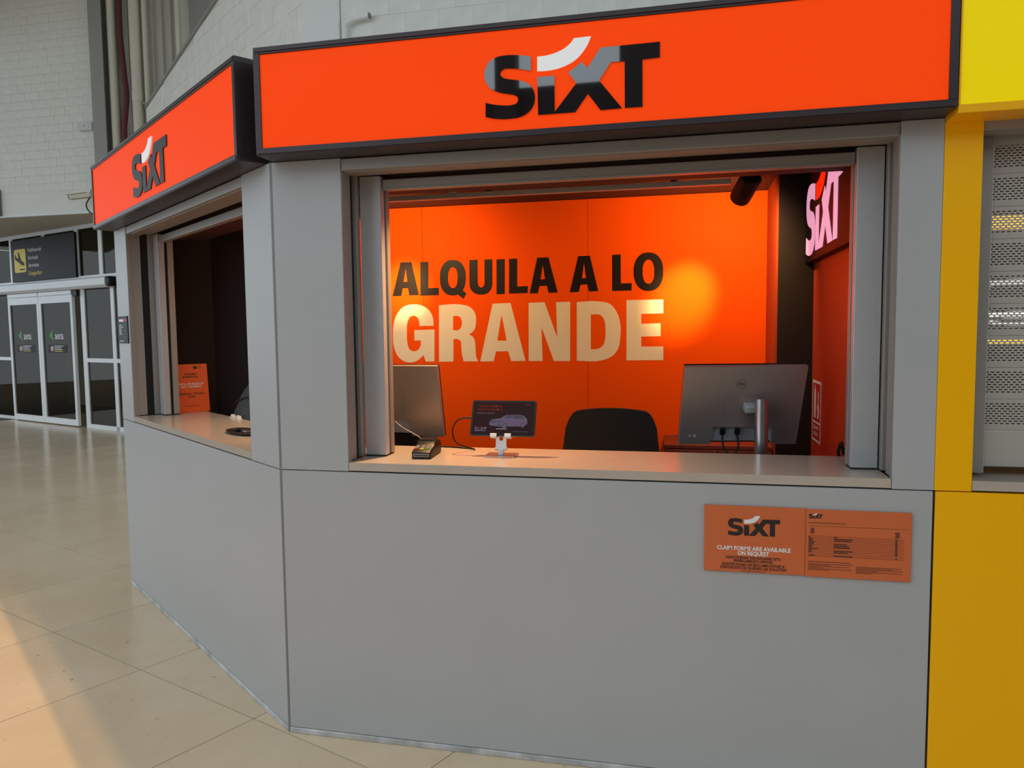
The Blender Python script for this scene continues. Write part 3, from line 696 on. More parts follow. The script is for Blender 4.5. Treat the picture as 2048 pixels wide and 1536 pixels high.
# ------------------------------------------------------------------ kiosk shell
ZP, ZS, ZT = 0.026, 1.081, 2.275
XR, SL = 2.3565, 2.428
ki = empty('rental_kiosk', (0, 0, 0), 'grey two-sided car rental kiosk with open serving windows and orange interior', 'kiosk')
def face(Mx, ln_, a1, near_gap):
    """one outer face: lower panel, two pillar panels, jambs, header, shutter guides"""
    a0 = 0.293
    B().box(near_gap, ln_-0.003, 0, 0.03, ZP, ZS-0.002, bev=0.0012, seg=1).build('lower_panel', M['panel'], ki, M=Mx)
    B().box(near_gap, a0-0.001, 0, 0.03, ZS+0.0015, ZT-0.001, bev=0.0012, seg=1).build('pillar_panel', M['panel'], ki, M=Mx)
    B().box(a1+0.001, ln_-0.0005, 0, 0.03, ZS+0.0015, ZT-0.001, bev=0.0012, seg=1).build('pillar_panel', M['panel'], ki, M=Mx)
    B().box(0.01, ln_-0.004, 0.03, 0.07, 0.0, ZS-0.004).build('carcass', M['rubber'], ki, M=Mx)
    b = B(); b.box(0.004, ln_, -0.003, 0.03, 0.0, 0.024, bev=0.004); b.build('plinth', M['plinth'], ki, M=Mx)
    for sgn, e in ((1, a0), (-1, a1)):
        def bx(x0, x1, y0, y1, z0, z1, bev=0.0):
            xs = sorted((e+sgn*x0, e+sgn*x1)); return (xs[0], xs[1], y0, y1, z0, z1, bev)
        jb = B()
        jb.box(*bx(-0.03, 0.000, 0.030, 0.079, ZS+0.04, 2.26, 0.0015)); jb.box(*bx(-0.03, 0.003, 0.012, 0.018, ZS+0.04, 2.26)); jb.box(*bx(-0.03, 0.002, 0.122, 0.160, ZS+0.04, 2.26, 0.0015)); jb.box(*bx(-0.03, 0.0012, 0.004, 0.03, ZS+0.04, 2.26))
        jb.build('window_jamb', M['alu_dull'], ki, M=Mx)
        B().box(*bx(-0.035, -0.012, 0.075, 0.125, ZS+0.04, 2.26)).build('jamb_channel', M['rubber'], ki, M=Mx)
        post = B().box(*bx(0.006, 0.094, 0.153, 0.192, 1.123, 2.234, 0.0025)).build('shutter_guide', M['alu'], ki, M=Mx)
        B().box(*bx(0.006, 0.096, 0.208, 0.243, 1.123, 2.215, 0.0025)).build('rear_guide', M['alu_dull'], post, M=Mx)
        B().box(*bx(0.010, 0.084, 0.190, 0.210, 1.123, 2.215)).build('guide_brush', M['rubber'], post, M=Mx)
        B().box(*bx(0.004, 0.093, 0.155, 0.240, 1.1175, 1.1235)).build('foot', M['rubber'], post, M=Mx)
    hd = B()
    hd.box(a0-0.03, a1+0.03, 0.004, 0.060, 2.229, 2.272, bev=0.002); hd.box(a0-0.03, a1+0.03, 0.02, 0.085, 2.225, 2.231)
    hd.box(a0-0.03, a1+0.03, 0.105, 0.150, 2.236, 2.275, bev=0.002)
    hr = hd.build('header_rail', M['alu_dull'], ki, M=Mx)
    B().box(a0-0.03, a1+0.03, 0.060, 0.30, 2.2465, 2.275).build('header_slot', M['rubber'], hr, M=Mx)
    bar = B().box(a0+0.097, a1-0.097, 0.168, 0.205, 2.186, 2.222, bev=0.003).build('shutter_bottom_bar', M['alu_dull'], ki, M=Mx)
    B().box(a0+0.10, a1-0.10, 0.165, 0.20, 2.180, 2.187).build('bar_seal', M['alu_dull'], bar, M=Mx)
    B().box(a0-0.25, a1+0.03, 0.245, 0.43, 2.209, 2.44).build('shutter_box', M['ceil_dark'], ki, M=Mx)
    B().box(0.02, ln_, 0.012, 0.12, 2.275, 2.66).build('fascia_carcass', M['rubber'], ki, M=Mx)
face(M_FRONT, XR, 2.228, 0.0075)
face(M_LEFT, SL, 2.157, 0.007)
b = B(); b.prism([[(-0.0052, 0.0050), (-0.0010, 0.0014), (0.0072, 0.0012), (0.03, 0.03), (0.0, 0.06), (-0.02, 0.04)]], 2.274-ZP)
b.build('corner_profile', M['panel_dark'], ki, M=Matrix.Translation((0, 0, ZP)))
# shell of the back and roof so that the inside is closed
def lin2(s, d): p = LD*s - LN*d; return (p.x, p.y)
FOOT = [(0.0, 0.08), (2.33, 0.08), (2.33, 2.5), (-1.16, 2.5), lin2(SL-0.01, 0.08)]
B().prism([FOOT], 0.04, M=Matrix.Translation((0, 0, 2.46))).build('roof', M['dark_panel_and_shade'], ki)
b = B(); b.box(-1.18, 2.33, 2.46, 2.5, 0, 2.46); b.box(2.27, 2.345, 0.08, 2.5, 0, 2.66)
b.box(SL-0.05, SL-0.006, 0.03, 1.30, 0, 2.46, M=M_LEFT)
b.build('outer_wall', M['panel'], ki)

# counter tops
def tri_clip(): pass
for Mx, a1, lab in ((M_FRONT, 2.228, 'pale laminate counter top in the front serving window'), (M_LEFT, 2.157, 'pale laminate counter top in the side serving window')):
    cp = empty('counter_top', tuple((Mx @ Vector(((0.29+a1)/2, 0.2, 1.085)))), lab, 'counter')
    b = B(); b.prism([[(0.2945, 0.0), (a1-0.0015, 0.0), (a1-0.0015, 0.43), (0.21, 0.43), (0.21, 0.165), (0.2945, 0.165)]], 0.0315, M=Matrix.Translation((0, 0, 1.0855)))
    b.build('worktop', M['counter'], cp, M=Mx)
    B().box(0.2, a1, 0.07, 0.10, 0.0, 1.0855).build('front_support', M['dark_panel_and_shade'], cp, M=Mx)

# ------------------------------------------------------------------ inside of the kiosk
D = 1.73
wb = struct(empty('wall_back', (0.3, D, 0)), 'orange back wall inside the kiosk with black and white slogan')
B().box(-1.52, 2.032, D+0.012, D+0.04, 0, 2.40).build('backing', M['dark_panel_and_shade'], wb)
for x0, x1 in ((-1.50, -1.03), (-1.028, 0.006), (0.008, 1.021), (1.023, 2.032)):
    B().box(x0, x1, D, D+0.012, 0.0, 2.377, bev=0.0008, seg=1).build('panel', M['wall_orange' if x0 > -1.1 else 'dark_panel_and_shade'], wb)  # leftmost panel is orange wall too, its shade painted in as dark brown
ink = {'A1': 'A', 'A2': 'A', 'A3': 'A', 'A4': 'A', 'L1': 'L', 'L2': 'L', 'L3': 'L'}
Fb = frame((0, D-0.0006, 0), (1, 0, 0), ZV, (0, -1, 0))
for k, lp in HERO.items():
    if k == 'Qtail': continue
    b = B(); b.prism(lp, 0.0006, M=Fb)
    if k == 'Q': b.prism(HERO['Qtail'], 0.0007, M=Fb)
    white = k in ('G', 'R', 'A4', 'N', 'D', 'E')
    b.build('wall_letter', M['ink_white' if white else 'ink_black'], wb)
struct(B().prism([[(0.0, 0.2), (2.26, 0.2), (2.26, 2.45), (-1.1, 2.45), lin2(2.36, 0.2)]], 0.03, M=Matrix.Translation((0, 0, 2.379))).build('ceiling', M['ceil_dark'], raw=True), 'dark brown ceiling inside the kiosk')
struct(B().box(2.20, 2.26, 0.24, 1.36, 0, 2.40).build('wall_right', M['wall_orange_shaded'], raw=True), 'orange side wall at the right inside the kiosk')
struct(B().box(2.032, 2.26, 1.33, D+0.3, 0, 2.40).build('wall_pier', M['dark_panel_and_shade'], raw=True), 'dark brown pier in the back right corner of the kiosk')
struct(B().box(2.020, 2.0315, 1.345, D, 0, 2.40).build('wall_return', M['return_shaded'], raw=True), 'narrow orange return, coloured as in shade, beside the dark pier')
struct(B().box(2.20, 2.25, 0.245, 1.6, 0, 2.40).build('wall_left', M['dark_panel_and_shade'], M=M_LEFT, raw=True), 'dark end wall inside the side window of the kiosk')
struct(B().prism([[(0.05, 0.12), (2.2, 0.12), (2.2, D), (-1.42, D), lin2(2.2, 0.12)]], 0.01, M=Matrix.Translation((0, 0, 0.0015))).build('floor', M['concrete_dark'], raw=True), 'dark floor inside the kiosk')

# track rail and spotlights
rail = empty('track_rail', (0.7, 1.0, 2.295), 'thin aluminium lighting track under the dark kiosk ceiling', 'track')
B().box(-0.45, 1.775, 0.985, 1.015, 2.285, 2.310, bev=0.002).build('rail', M['alu'], rail)
for x in (-0.3, 0.6, 1.5): B().box(x, x+0.03, 0.995, 1.005, 2.31, 2.379).build('hanger', M['rubber'], rail)
def spotlight(pos, target, energy, size, label, blend=0.6, col=(1.0, 0.66, 0.27), mount=2.375, core=0):
    pos, target = Vector(pos), Vector(target)
    d = (target-pos).normalized()
    r = empty('spotlight', tuple(pos), label, 'spotlight', 'track spotlights inside the kiosk')
    Mt = Matrix.Translation(pos) @ d.to_track_quat('Z', 'Y').to_matrix().to_4x4()
    B().lathe([(0.001, -0.075), (0.040, -0.075), (0.048, -0.068), (0.048, 0.068), (0.046, 0.075), (0.040, 0.075), (0.038, 0.060), (0.001, 0.060)], 28, M=Mt).build('housing', M['black'], r, smooth=True)
    B().cyl((0, 0, 0.0605), (0, 0, 0.062), 0.037, 24, M=Mt).build('lens', M['lamp_lens'], r)
    B().tube([pos, pos+Vector((0, 0.02, 0.04)), Vector((pos.x, pos.y+0.03, mount))], 0.008, 8).build('arm', M['black'], r)
    B().cyl((pos.x, pos.y+0.03, mount-0.02), (pos.x, pos.y+0.03, mount+0.012), 0.022, 16).build('adapter', M['black'], r)
    for en, sz, bl in ((energy, size, blend), (core, 30, 1.0)):
        if not en: continue
        L = bpy.data.lights.new('spotlight_lamp', 'SPOT')
        L.energy = en; L.color = col; L.spot_size = R(sz); L.spot_blend = bl; L.shadow_soft_size = 0.035
        lo = bpy.data.objects.new('lamp', L); COL.objects.link(lo); lo.parent = r
        lo.location = d*0.085
        lo.rotation_euler = (-d).to_track_quat('Z', 'Y').to_euler()
    return r
spotlight((1.838, 0.97, 2.262), (1.575, D, 1.80), 36, 148, 'black cylinder spotlight at the right end of the track', 0.6, core=150, mount=2.30)
spotlight((-0.04, 0.97, 2.262), (-0.11, D, 1.88), 30, 150, 'black cylinder spotlight over the left of the slogan', 0.7, core=90, mount=2.30)
spotlight((0.56, 0.55, 2.315), (0.62, 0.24, 1.12), 115, 110, 'black cylinder spotlight over the front counter', 1.0, col=(1.0, 0.55, 0.24), mount=2.365)
_p = LD*0.75 - LN*0.60
_q = LD*0.95 - LN*0.2
spotlight((_p.x, _p.y, 2.315), (_q.x, _q.y, 1.12), 55, 90, 'black cylinder spotlight over the side counter', 0.8, col=(1.0, 0.60, 0.28), mount=2.365)

# ------------------------------------------------------------------ fascia signs
def logo(F, w, m_dark, m_white, parent, t=0.004, joined=False):
    F2 = F @ Matrix.Diagonal((w, w, 1, 1))
    B().prism([LOGO['S']], t, M=F2).build('letter', m_dark, parent)
    B().prism([LOGO['IX']], t, M=F2).build('letter', m_dark, parent)
    B().prism([LOGO['SW']], t, M=F2).build('logo_swoosh', m_white, parent)
def fascia(Mx, a0, a1, lab, Flogo, wl, mdark):
    c = Mx @ Vector(((a0+a1)/2, -0.05, ZT))
    s = empty('fascia_sign', tuple(c), lab, 'sign')
    z0, z1, fw, y0 = 2.275, 2.662, 0.032, -0.112
    b = B()
    b.box(a0, a1, y0, 0.011, z0, z0+fw-0.006, bev=0.002); b.box(a0, a1, y0, 0.011, z1-fw+0.006, z1, bev=0.002)
    b.box(a0, a0+fw-0.008, y0, 0.011, z0+fw-0.006, z1-fw+0.006); b.box(a1-fw+0.008, a1, y0, 0.011, z0+fw-0.006, z1-fw+0.006)
    b.box(a0+0.006, a1-0.006, y0-0.004, y0+0.001, z0+0.004, z0+0.018, bev=0.001); b.box(a0+0.006, a1-0.006, y0-0.004, y0+0.001, z1-0.018, z1-0.004, bev=0.001)
    b.build('sign_frame', M['frame_dark'], s, M=Mx)
    B().box(a0+0.02, a1-0.02, y0+0.006, y0+0.012, z0+0.02, z1-0.02).build('face_panel', M['sign_orange'], s, M=Mx)
    logo(Flogo, wl, M[mdark], M['letter_white'], s, t=0.006)
    return s
fascia(M_FRONT, 0.012, 2.353, 'long backlit orange sign with black letters over the front window', F_front(0.8853, -0.106, 2.3453), 0.5889, 'letter_black')
fascia(M_LEFT, 0.036, 2.435, 'backlit orange sign with dark letters over the side window', F_left(1.497, 0.106, 2.338), 0.60, 'letter_brown')

# lit sign inside, on the right wall
s = empty('lit_wall_sign', (2.17, 0.9, 1.93), 'lit pink letters with red swoosh on black panel inside the kiosk', 'sign')
B().box(2.156, 2.199, 0.30, 1.328, 1.935, 2.395, bev=0.003).build('back_panel', M['led_panel'], s)
logo(frame((2.1555, 1.292, 1.972), (0, -1, 0), ZV*1.17, (-1, 0, 0)), 0.80, M['led_pink'], M['led_red'], s, t=0.002)

# fire extinguisher notice on the right wall
F = frame((2.1995, 1.288, 1.062), (0, -1, 0), ZV, (-1, 0, 0))
s = empty('extinguisher_notice', (2.198, 1.18, 1.062), 'red and white fire extinguisher notice on the orange side wall', 'notice')
B().prism([[(0, 0), (0.21, 0), (0.21, 0.297), (0, 0.297)]], 0.002, M=F).build('sheet', M['print_white'], s)
F2 = F @ Matrix.Translation((0, 0, 0.0021))
B().prism([[(0.012, 0.10), (0.198, 0.10), (0.198, 0.285), (0.012, 0.285)]], 0.0003, M=F2).build('symbol_field', M['print_red'], s)
B().prism([[(0.012, 0.012), (0.198, 0.012), (0.198, 0.090), (0.012, 0.090)]], 0.0003, M=F2).build('text_field', M['print_red'], s)
F3 = F @ Matrix.Translation((0, 0, 0.0025))
B().prism([[(0.05, 0.115), (0.09, 0.115), (0.092, 0.225), (0.085, 0.25), (0.075, 0.26), (0.078, 0.275), (0.06, 0.275), (0.062, 0.26), (0.052, 0.25), (0.047, 0.225)]], 0.0003, M=F3).build('pictogram', M['print_white'], s)
B().prism([[(0.125, 0.115), (0.165, 0.12), (0.175, 0.16), (0.155, 0.19), (0.16, 0.24), (0.145, 0.25), (0.14, 0.19), (0.12, 0.17), (0.145, 0.15)]], 0.0003, M=F3).build('pictogram', M['print_white'], s)
text('lettering', 'EXTINTOR', F3 @ Matrix.Translation((0.105, 0.060, 0)), M['print_white'], s, width=0.14, cap=0.018, bold=0.02, align='C')
text('lettering', 'INCENDIOS', F3 @ Matrix.Translation((0.105, 0.030, 0)), M['print_white'], s, width=0.12, cap=0.018, bold=0.02, align='C')

# plaque on the front panel
s = empty('claims_plaque', (1.96, 0, 0.775), 'orange two-part notice plaque about claim forms and prices on the grey front', 'notice')
B().box(1.629, 1.9605, -0.010, -0.0002, 0.776, 1.0075, bev=0.0012, seg=1).build('board', M['plaque'], s)
B().box(1.9615, 2.2905, -0.010, -0.0002, 0.774, 1.0055, bev=0.0012, seg=1).build('board', M['plaque'], s)
yq = -0.0102
logo(F_front(1.708, yq, 0.9055), 0.171, M['print_black'], M['print_white'], s, t=0.0006)
for body, z, wd, cap, mm in (('CLAIM FORMS ARE AVAILABLE', 0.8535, 0.243, 0.0140, 'print_white'), ('ON REQUEST', 0.8365, 0.103, 0.0140, 'print_white'),
    ('NAHI DUENAK ESKURAGARRI DITU', 0.8230, 0.180, 0.0092, 'print_black'), ('ERREKLAMAZIO-ORRIAK', 0.8115, 0.130, 0.0092, 'print_black'),
    ('EXISTEN HOJAS DE RECLAMACIONES A', 0.7985, 0.206, 0.0092, 'print_black'), ('DISPOSICIÓN DE QUIENES LAS SOLICITEN', 0.7868, 0.218, 0.0092, 'print_black')):
    text('lettering', body, F_front(1.793, yq, z), M[mm], s, width=wd, cap=cap, bold=0.028, align='C')
B().box(1.752, 1.834, yq-0.0004, yq, 0.7795, 0.7815).build('small_print', M['print_rust'], s)
logo(F_front(1.971, yq, 0.9755), 0.0433, M['print_black'], M['print_white'], s, t=0.0006)
text('lettering', 'Precios/Prices/Preise/Prezioak/Prix/Preços*', F_front(1.971, yq, 0.959), M['print_black'], s, width=0.118, cap=0.0042, bold=0.012)
b = B()
def pr(x0, x1, z, h=0.0009): b.box(x0, x1, yq-0.0004, yq, z, z+h)
pr(1.973, 2.276, 0.9495)
for k in range(13): pr(1.971, 2.268, 0.9155-k*0.0058)
b.build('table_rules', M['print_rust'], s)
b = B()
for k in range(7):
    pr(1.977, 1.988+0.002*(k % 2), 0.941-k*0.0028, 0.0016); pr(2.240+0.004*((k*3) % 4 == 1), 2.254, 0.937-k*0.0028, 0.0016)
wl = [0.006, 0.013, 0.013, 0.019, 0.018, 0.014, 0.012, 0.031, 0.013, 0.010, 0, 0.021]
wr_ = [0.011, 0.060, 0.056, 0, 0.042, 0.048, 0.052, 0, 0.059, 0.044, 0, 0.059]
for k in range(12):
    if wl[k]: pr(1.971, 1.971+wl[k], 0.9115-k*0.0058, 0.0024)
    if wr_[k]: pr(2.051, 2.051+wr_[k], 0.9115-k*0.0058, 0.0024)
    if k != 10: pr(2.2415, 2.248, 0.9110-k*0.0058, 0.003)
pr(1.971, 2.104, 0.8260, 0.0018)
for k, wd in enumerate((0.140, 0.072, 0.130, 0.048, 0.138, 0.066)): pr(1.971, 1.971+wd, 0.8190-k*0.0042, 0.0014)
for k, wd in enumerate((0.140, 0.114, 0.145, 0.068, 0.142, 0.053)): pr(2.122, 2.122+wd, 0.8150-k*0.0042, 0.0014)
b.build('small_print', M['print_black'], s)

# dark notice on the far pillar of the side face
s = empty('pillar_notice', tuple(lw(2.30, 0, 1.57)), 'small black notice with white and red heading on the far side pillar', 'notice')
B().box(2.185, 2.405, -0.006, -0.0002, 1.567, 1.735).build('board', M['sign_black'], s, M=M_LEFT)
Fn = F_left(2.405, 0.0062, 1.567)
def nb_(x0, x1, z0, z1, mm, nm): B().prism([[(x0, z0), (x1, z0), (x1, z1), (x0, z1)]], 0.0004, M=Fn).build(nm, M[mm], s)
nb_(0.022, 0.125, 0.135, 0.150, 'print_white', 'heading'); nb_(0.125, 0.20, 0.135, 0.150, 'print_red', 'heading')
for k, (wd, wd2) in enumerate(((0.07, 0.1), (0.10, 0.08), (0.05, 0.0), (0.06, 0.08), (0.05, 0.0), (0.07, 0.05))):
    nb_(0.02, 0.02+wd, 0.110-k*0.011, 0.114-k*0.011, 'print_white', 'text_line')
    if wd2: nb_(0.13, 0.13+wd2*0.6, 0.108-k*0.011, 0.112-k*0.011, 'print_rust', 'text_line')
nb_(0.02, 0.12, 0.012, 0.016, 'print_white', 'text_line')

# ------------------------------------------------------------------ desk, monitors, chair
dk = empty('service_desk', (1.15, 0.6, 0), 'dark desk behind the front counter', 'desk')
B().box(0.10, 2.19, 0.435, 0.80, 1.00, 1.03, bev=0.003).build('desk_top', M['dark_panel_and_shade'], dk)
for x in (0.12, 1.1, 2.13): B().box(x, x+0.03, 0.45, 0.78, 0.012, 1.0).build('desk_leg', M['dark_panel_and_shade'], dk)

def monitor(center, yaw, tilt, w, h, label, stand_x, name='desktop_computer', port_x=(0.10, 0.42)):
    """all-in-one seen from behind; local x right as seen from the front of the kiosk, y away"""
    r = empty(name, (center[0], center[1], 1.03), label, 'computer')
    Mx = Matrix.Translation(center) @ Matrix.Rotation(yaw, 4, 'Z') @ Matrix.Rotation(tilt, 4, 'X')
    b = B()
    # shell with the lower port recess
    x0, x1, z0, z1 = -w/2, w/2, -h/2, h/2
    p0, p1 = x0+w*port_x[0]+0, x0+w*port_x[1]
    rh = h*0.235
    b.prism([[(x0, z0), (p0, z0), (p0+0.006, z0+rh), (p1-0.004, z0+rh), (p1, z0), (x1, z0), (x1, z1), (x0, z1)]], 0.022, M=Matrix(((1, 0, 0, 0), (0, 0, -1, 0.0), (0, 1, 0, 0), (0, 0, 0, 1))))
    sh = b.build('back_shell', M['silver_plastic'], r, M=Mx)
    B().prism([[(p0, z0+0.01), (p1, z0+0.01), (p1, z0+rh+0.006), (p0, z0+rh+0.006)]], 0.004, M=Mx @ Matrix(((1, 0, 0, 0), (0, 0, -1, -0.004), (0, 1, 0, 0), (0, 0, 0, 1)))).build('port_recess', M['silver_light'], sh)
    B().box(x0, x1, 0.0, 0.012, z0-0.002, z1+0.002, bev=0.003, M=Mx).build('screen_panel', M['black'], r)
    return r, Mx, sh, (p0, p1, z0, z1, rh)
r, Mx, sh, (p0, p1, z0, z1, rh) = monitor((1.800, 0.66, 1.294), R(10), R(22), 0.505, 0.372, 'silver all-in-one computer seen from behind at the right of the window', 1.88, port_x=(0.27, 0.79))
Fm = Mx @ Matrix(((1, 0, 0, 0), (0, 0, -1, -0.0222), (0, 1, 0, 0), (0, 0, 0, 1)))
ring = [[(0.021*math.cos(t*math.pi/16), 0.021*math.sin(t*math.pi/16)) for t in range(32)], [(0.0198*math.cos(t*math.pi/16), 0.0198*math.sin(t*math.pi/16)) for t in range(32)]]
B().prism(ring, 0.0004, M=Fm @ Matrix.Translation((-0.012, 0.108, 0))).build('logo_ring', M['black'], sh)
text('logo_word', 'DELL', Fm @ Matrix.Translation((-0.012, 0.1035, 0)), M['black'], sh, width=0.029, cap=0.0095, bold=0.01, align='C', t=0.0004)
B().prism([[(-0.075, -0.075), (0.075, -0.075), (0.075, 0.045), (-0.075, 0.045)], [(-0.074, -0.074), (0.074, -0.074), (0.074, 0.044), (-0.074, 0.044)]], 0.0004, M=Fm @ Matrix.Translation((-0.0, 0.0, 0))).build('mount_cover', M['panel_dark'], sh)
for x, rr in ((-0.208, 0.0055), (-0.187, 0.0075)):
    B().cyl((x, -0.0222, -0.143), (x, -0.0245, -0.143), rr, 18, M=Mx).build('button', M['silver_light'], sh)
post_c = (1.878, 0.585)
B().cyl((post_c[0], post_c[1], 1.04), (post_c[0], post_c[1], 1.324), 0.0275, 28).build('stand_post', M['steel'], r, smooth=True)
B().box(1.80, 1.96, 0.50, 0.68, 1.03, 1.04, bev=0.003).build('stand_base', M['steel'], r)
B().box(0.005, 0.065, -0.065, -0.021, -0.012, 0.022, bev=0.006, M=Mx).build('stand_arm', M['silver_light'], r)
for x, dx in ((-0.035, 0.035), (0.028, -0.02)):
    a = Mx @ Vector((x-0.035, -0.026, z0+rh-0.006)); e2 = Mx @ Vector((x-0.035, -0.03, z0+rh-0.035))
    cb = B().box(x-0.046, x-0.024, -0.034, -0.018, z0+rh-0.035, z0+rh-0.006, bev=0.003, M=Mx).build('plug', M['black'], r)
    B().tube([e2, e2+Vector((0.004, -0.01, -0.05)), Vector((e2.x+dx, e2.y-0.03, 1.06)), Vector((e2.x+dx*1.3, e2.y-0.03, 1.032))], 0.0045, 8).build('cable', M['black'], cb, smooth=True)
r2, Mx2, sh2, q2 = monitor((0.292, 0.60, 1.304), R(-6), R(11), 0.395, 0.335, 'silver all-in-one computer lit golden behind the left shutter guide', 0.2, port_x=(0.10, 0.60))
B().cyl((0.20, 0.53, 1.04), (0.20, 0.53, 1.30), 0.026, 24).build('stand_post', M['steel'], r2, smooth=True)
B().box(0.13, 0.28, 0.46, 0.60, 1.03, 1.04, bev=0.003).build('stand_base', M['steel'], r2)
tag(B().box(0.16, 0.375, 0.68, 0.79, 1.03, 1.165, bev=0.006).build('equipment_box', M['black']), 'plain black box behind the counter under the left computer', 'box')

ch = empty('office_chair', (1.21, 1.12, 0.0115), 'black office chair with rounded backrest behind the front counter', 'chair')
bk = bmesh.new()
nx, nz = 26, 14
grid = []
for side, th in ((0, 0.0), (1, 0.035)):
    g_ = []
    for j in range(nz+1):
        row = []
        for i in range(nx+1):
            u = 2*i/nx-1; tt = j/nz
            ztop = 0.221 - 0.020*u*u - 0.075*max(0, (abs(u)-0.72)/0.28)**2.6
            z = -0.26 + (ztop+0.26)*tt
            x = u*(0.250-0.022*max(0, tt-0.5)/0.5)
            row.append(bk.verts.new((1.21+x, 1.10-0.05*u*u+th+0.03*tt*tt, 0.998+z)))
        g_.append(row)
    grid.append(g_)
for g_ in grid:
    for j in range(nz):
        for i in range(nx): bk.faces.new((g_[j][i], g_[j][i+1], g_[j+1][i+1], g_[j+1][i]))
for j in range(nz):
    for i in (0, nx): bk.faces.new((grid[0][j][i], grid[0][j+1][i], grid[1][j+1][i], grid[1][j][i]))
for i in range(nx):
    for j in (0, nz): bk.faces.new((grid[0][j][i], grid[0][j][i+1], grid[1][j][i+1], grid[1][j][i]))
b = B(); b._add(bk); b.build('backrest', M['black_fabric'], ch, smooth=True)
B().box(0.98, 1.44, 1.14, 1.58, 0.47, 0.545, bev=0.03, seg=3).build('seat', M['black_fabric'], ch, smooth=True)
B().tube([(1.21, 1.16, 0.90), (1.21, 1.10, 0.70), (1.21, 1.12, 0.50), (1.21, 1.30, 0.46)], 0.024, 10).build('back_support', M['black'], ch)
B().cyl((1.21, 1.37, 0.10), (1.21, 1.37, 0.48), 0.028, 16).build('gas_lift', M['steel'], ch)
for k in range(5):
    a = 2*math.pi*k/5+0.3
    e_ = Vector((1.21+0.22*math.cos(a), 1.37+0.22*math.sin(a), 0.075))
    lg = B().tube([(1.21, 1.37, 0.11), e_], 0.018, 8, sub=1).build('base_leg', M['black'], ch)
    B().cyl(e_+Vector((-0.012, 0, -0.033)), e_+Vector((0.012, 0, -0.033)), 0.030, 14).build('castor', M['black'], lg)

cbx = empty('side_cabinet', (1.76, 1.5, 0.0115), 'low brown-red cabinet against the orange back wall at the right', 'cabinet')
B().box(1.475, 2.018, 1.36, 1.728, 0.0115, 0.985).build('body', M['brown_wood'], cbx)
B().box(1.468, 2.0185, 1.352, 1.7285, 0.985, 1.005, bev=0.002).build('top', M['brown_wood'], cbx)
for k in range(2): 
    dd = B().box(1.478+k*0.27, 1.744+k*0.27, 1.345, 1.36, 0.03, 0.98, bev=0.002).build('door', M['brown_wood'], cbx)
    B().box(1.72+k*0.035, 1.73+k*0.035, 1.325, 1.345, 0.55, 0.68, bev=0.003).build('handle', M['steel'], dd)

# ------------------------------------------------------------------ on the front counter
ZC = 1.117
t = empty('tablet_stand', (0.845, 0.24, ZC), 'folding silver tablet stand on the front counter', 'stand')
Mb = Matrix.Translation((0.845, 0.245, ZC))
B().prism([rrect(-0.062, 0.062, -0.062, 0.05, 0.012)], 0.005, M=Mb).build('base_plate', M['steel'], t)
B().box(-0.010, 0.010, -0.02, 0.0, 0.005, 0.028, bev=0.002, M=Mb).build('lower_neck', M['white_plastic'], t)
B().cyl((-0.024, -0.01, 0.030), (0.024, -0.01, 0.030), 0.007, 16, M=Mb).build('hinge', M['white_plastic'], t, smooth=True)
Ma = Mb @ Matrix.Translation((0, -0.01, 0.032)) @ Matrix.Rotation(R(-8), 4, 'X')
B().prism([[(-0.0215, 0), (0.0215, 0), (0.0215, 0.078), (-0.0215, 0.078)], [(-0.008, 0.030), (0.008, 0.030), (0.008, 0.070), (-0.008, 0.070)]], 0.005, M=Ma @ Matrix(((1, 0, 0, 0), (0, 0, -1, 0.0025), (0, 1, 0, 0), (0, 0, 0, 1)))).build('arm', M['white_plastic'], t)
TT = Matrix.Translation((0.8485, 0.232, 1.1985)) @ Matrix.Rotation(R(-24), 4, 'X')     # tablet: x right, z up its face, y away
B().box(-0.05, 0.05, 0.010, 0.016, 0.0, 0.11, bev=0.002, M=TT).build('rest_plate', M['white_plastic'], t)
for x in (-0.047, 0.012):
    b = B(); b.box(x, x+0.027, -0.006, 0.016, -0.007, -0.001, bev=0.002, M=TT); b.box(x, x+0.027, -0.007, -0.002, -0.006, 0.010, bev=0.002, M=TT)
    b.build('hook', M['white_plastic'], t)
tb_ = empty('tablet', (0.8485, 0.235, 1.20), 'tablet with dark car advert on its screen, propped on the counter', 'tablet')
Ft = TT @ Matrix(((1, 0, 0, 0), (0, 0, -1, -0.0002), (0, 1, 0, 0), (0, 0, 0, 1)))
B().prism([rrect(-0.133, 0.133, 0, 0.150, 0.008)], 0.009, M=TT @ Matrix(((1, 0, 0, 0), (0, 0, -1, 0.009), (0, 1, 0, 0), (0, 0, 0, 1)))).build('body', M['black'], tb_)
scn = B().prism([rrect(-0.126, 0.126, 0.007, 0.143, 0.003)], 0.0003, M=Ft).build('screen', M['screen'], tb_)
Fs = Ft @ Matrix.Translation((0, 0, 0.0006))
text('lettering', 'TODAS NUESTRAS', Fs @ Matrix.Translation((-0.105, 0.120, 0)), M['screen_red'], scn, width=0.095, cap=0.0085, bold=0.012, t=0.0002)
text('lettering', 'MEJORES OFERTAS', Fs @ Matrix.Translation((-0.108, 0.106, 0)), M['screen_red'], scn, width=0.100, cap=0.0085, bold=0.012, t=0.0002)
text('lettering', 'SIEMPRE EN SIXT.ES', Fs @ Matrix.Translation((-0.112, 0.092, 0)), M['screen_car'], scn, width=0.075, cap=0.0055, bold=0.012, t=0.0002)
car = [(-0.056, 0.048), (-0.054, 0.060), (-0.046, 0.069), (-0.012, 0.0735), (0.010, 0.088), (0.060, 0.090), (0.086, 0.086), (0.100, 0.070), (0.101, 0.050), (0.092, 0.046), (0.082, 0.041), (0.022, 0.040), (-0.006, 0.038), (-0.05, 0.043)]
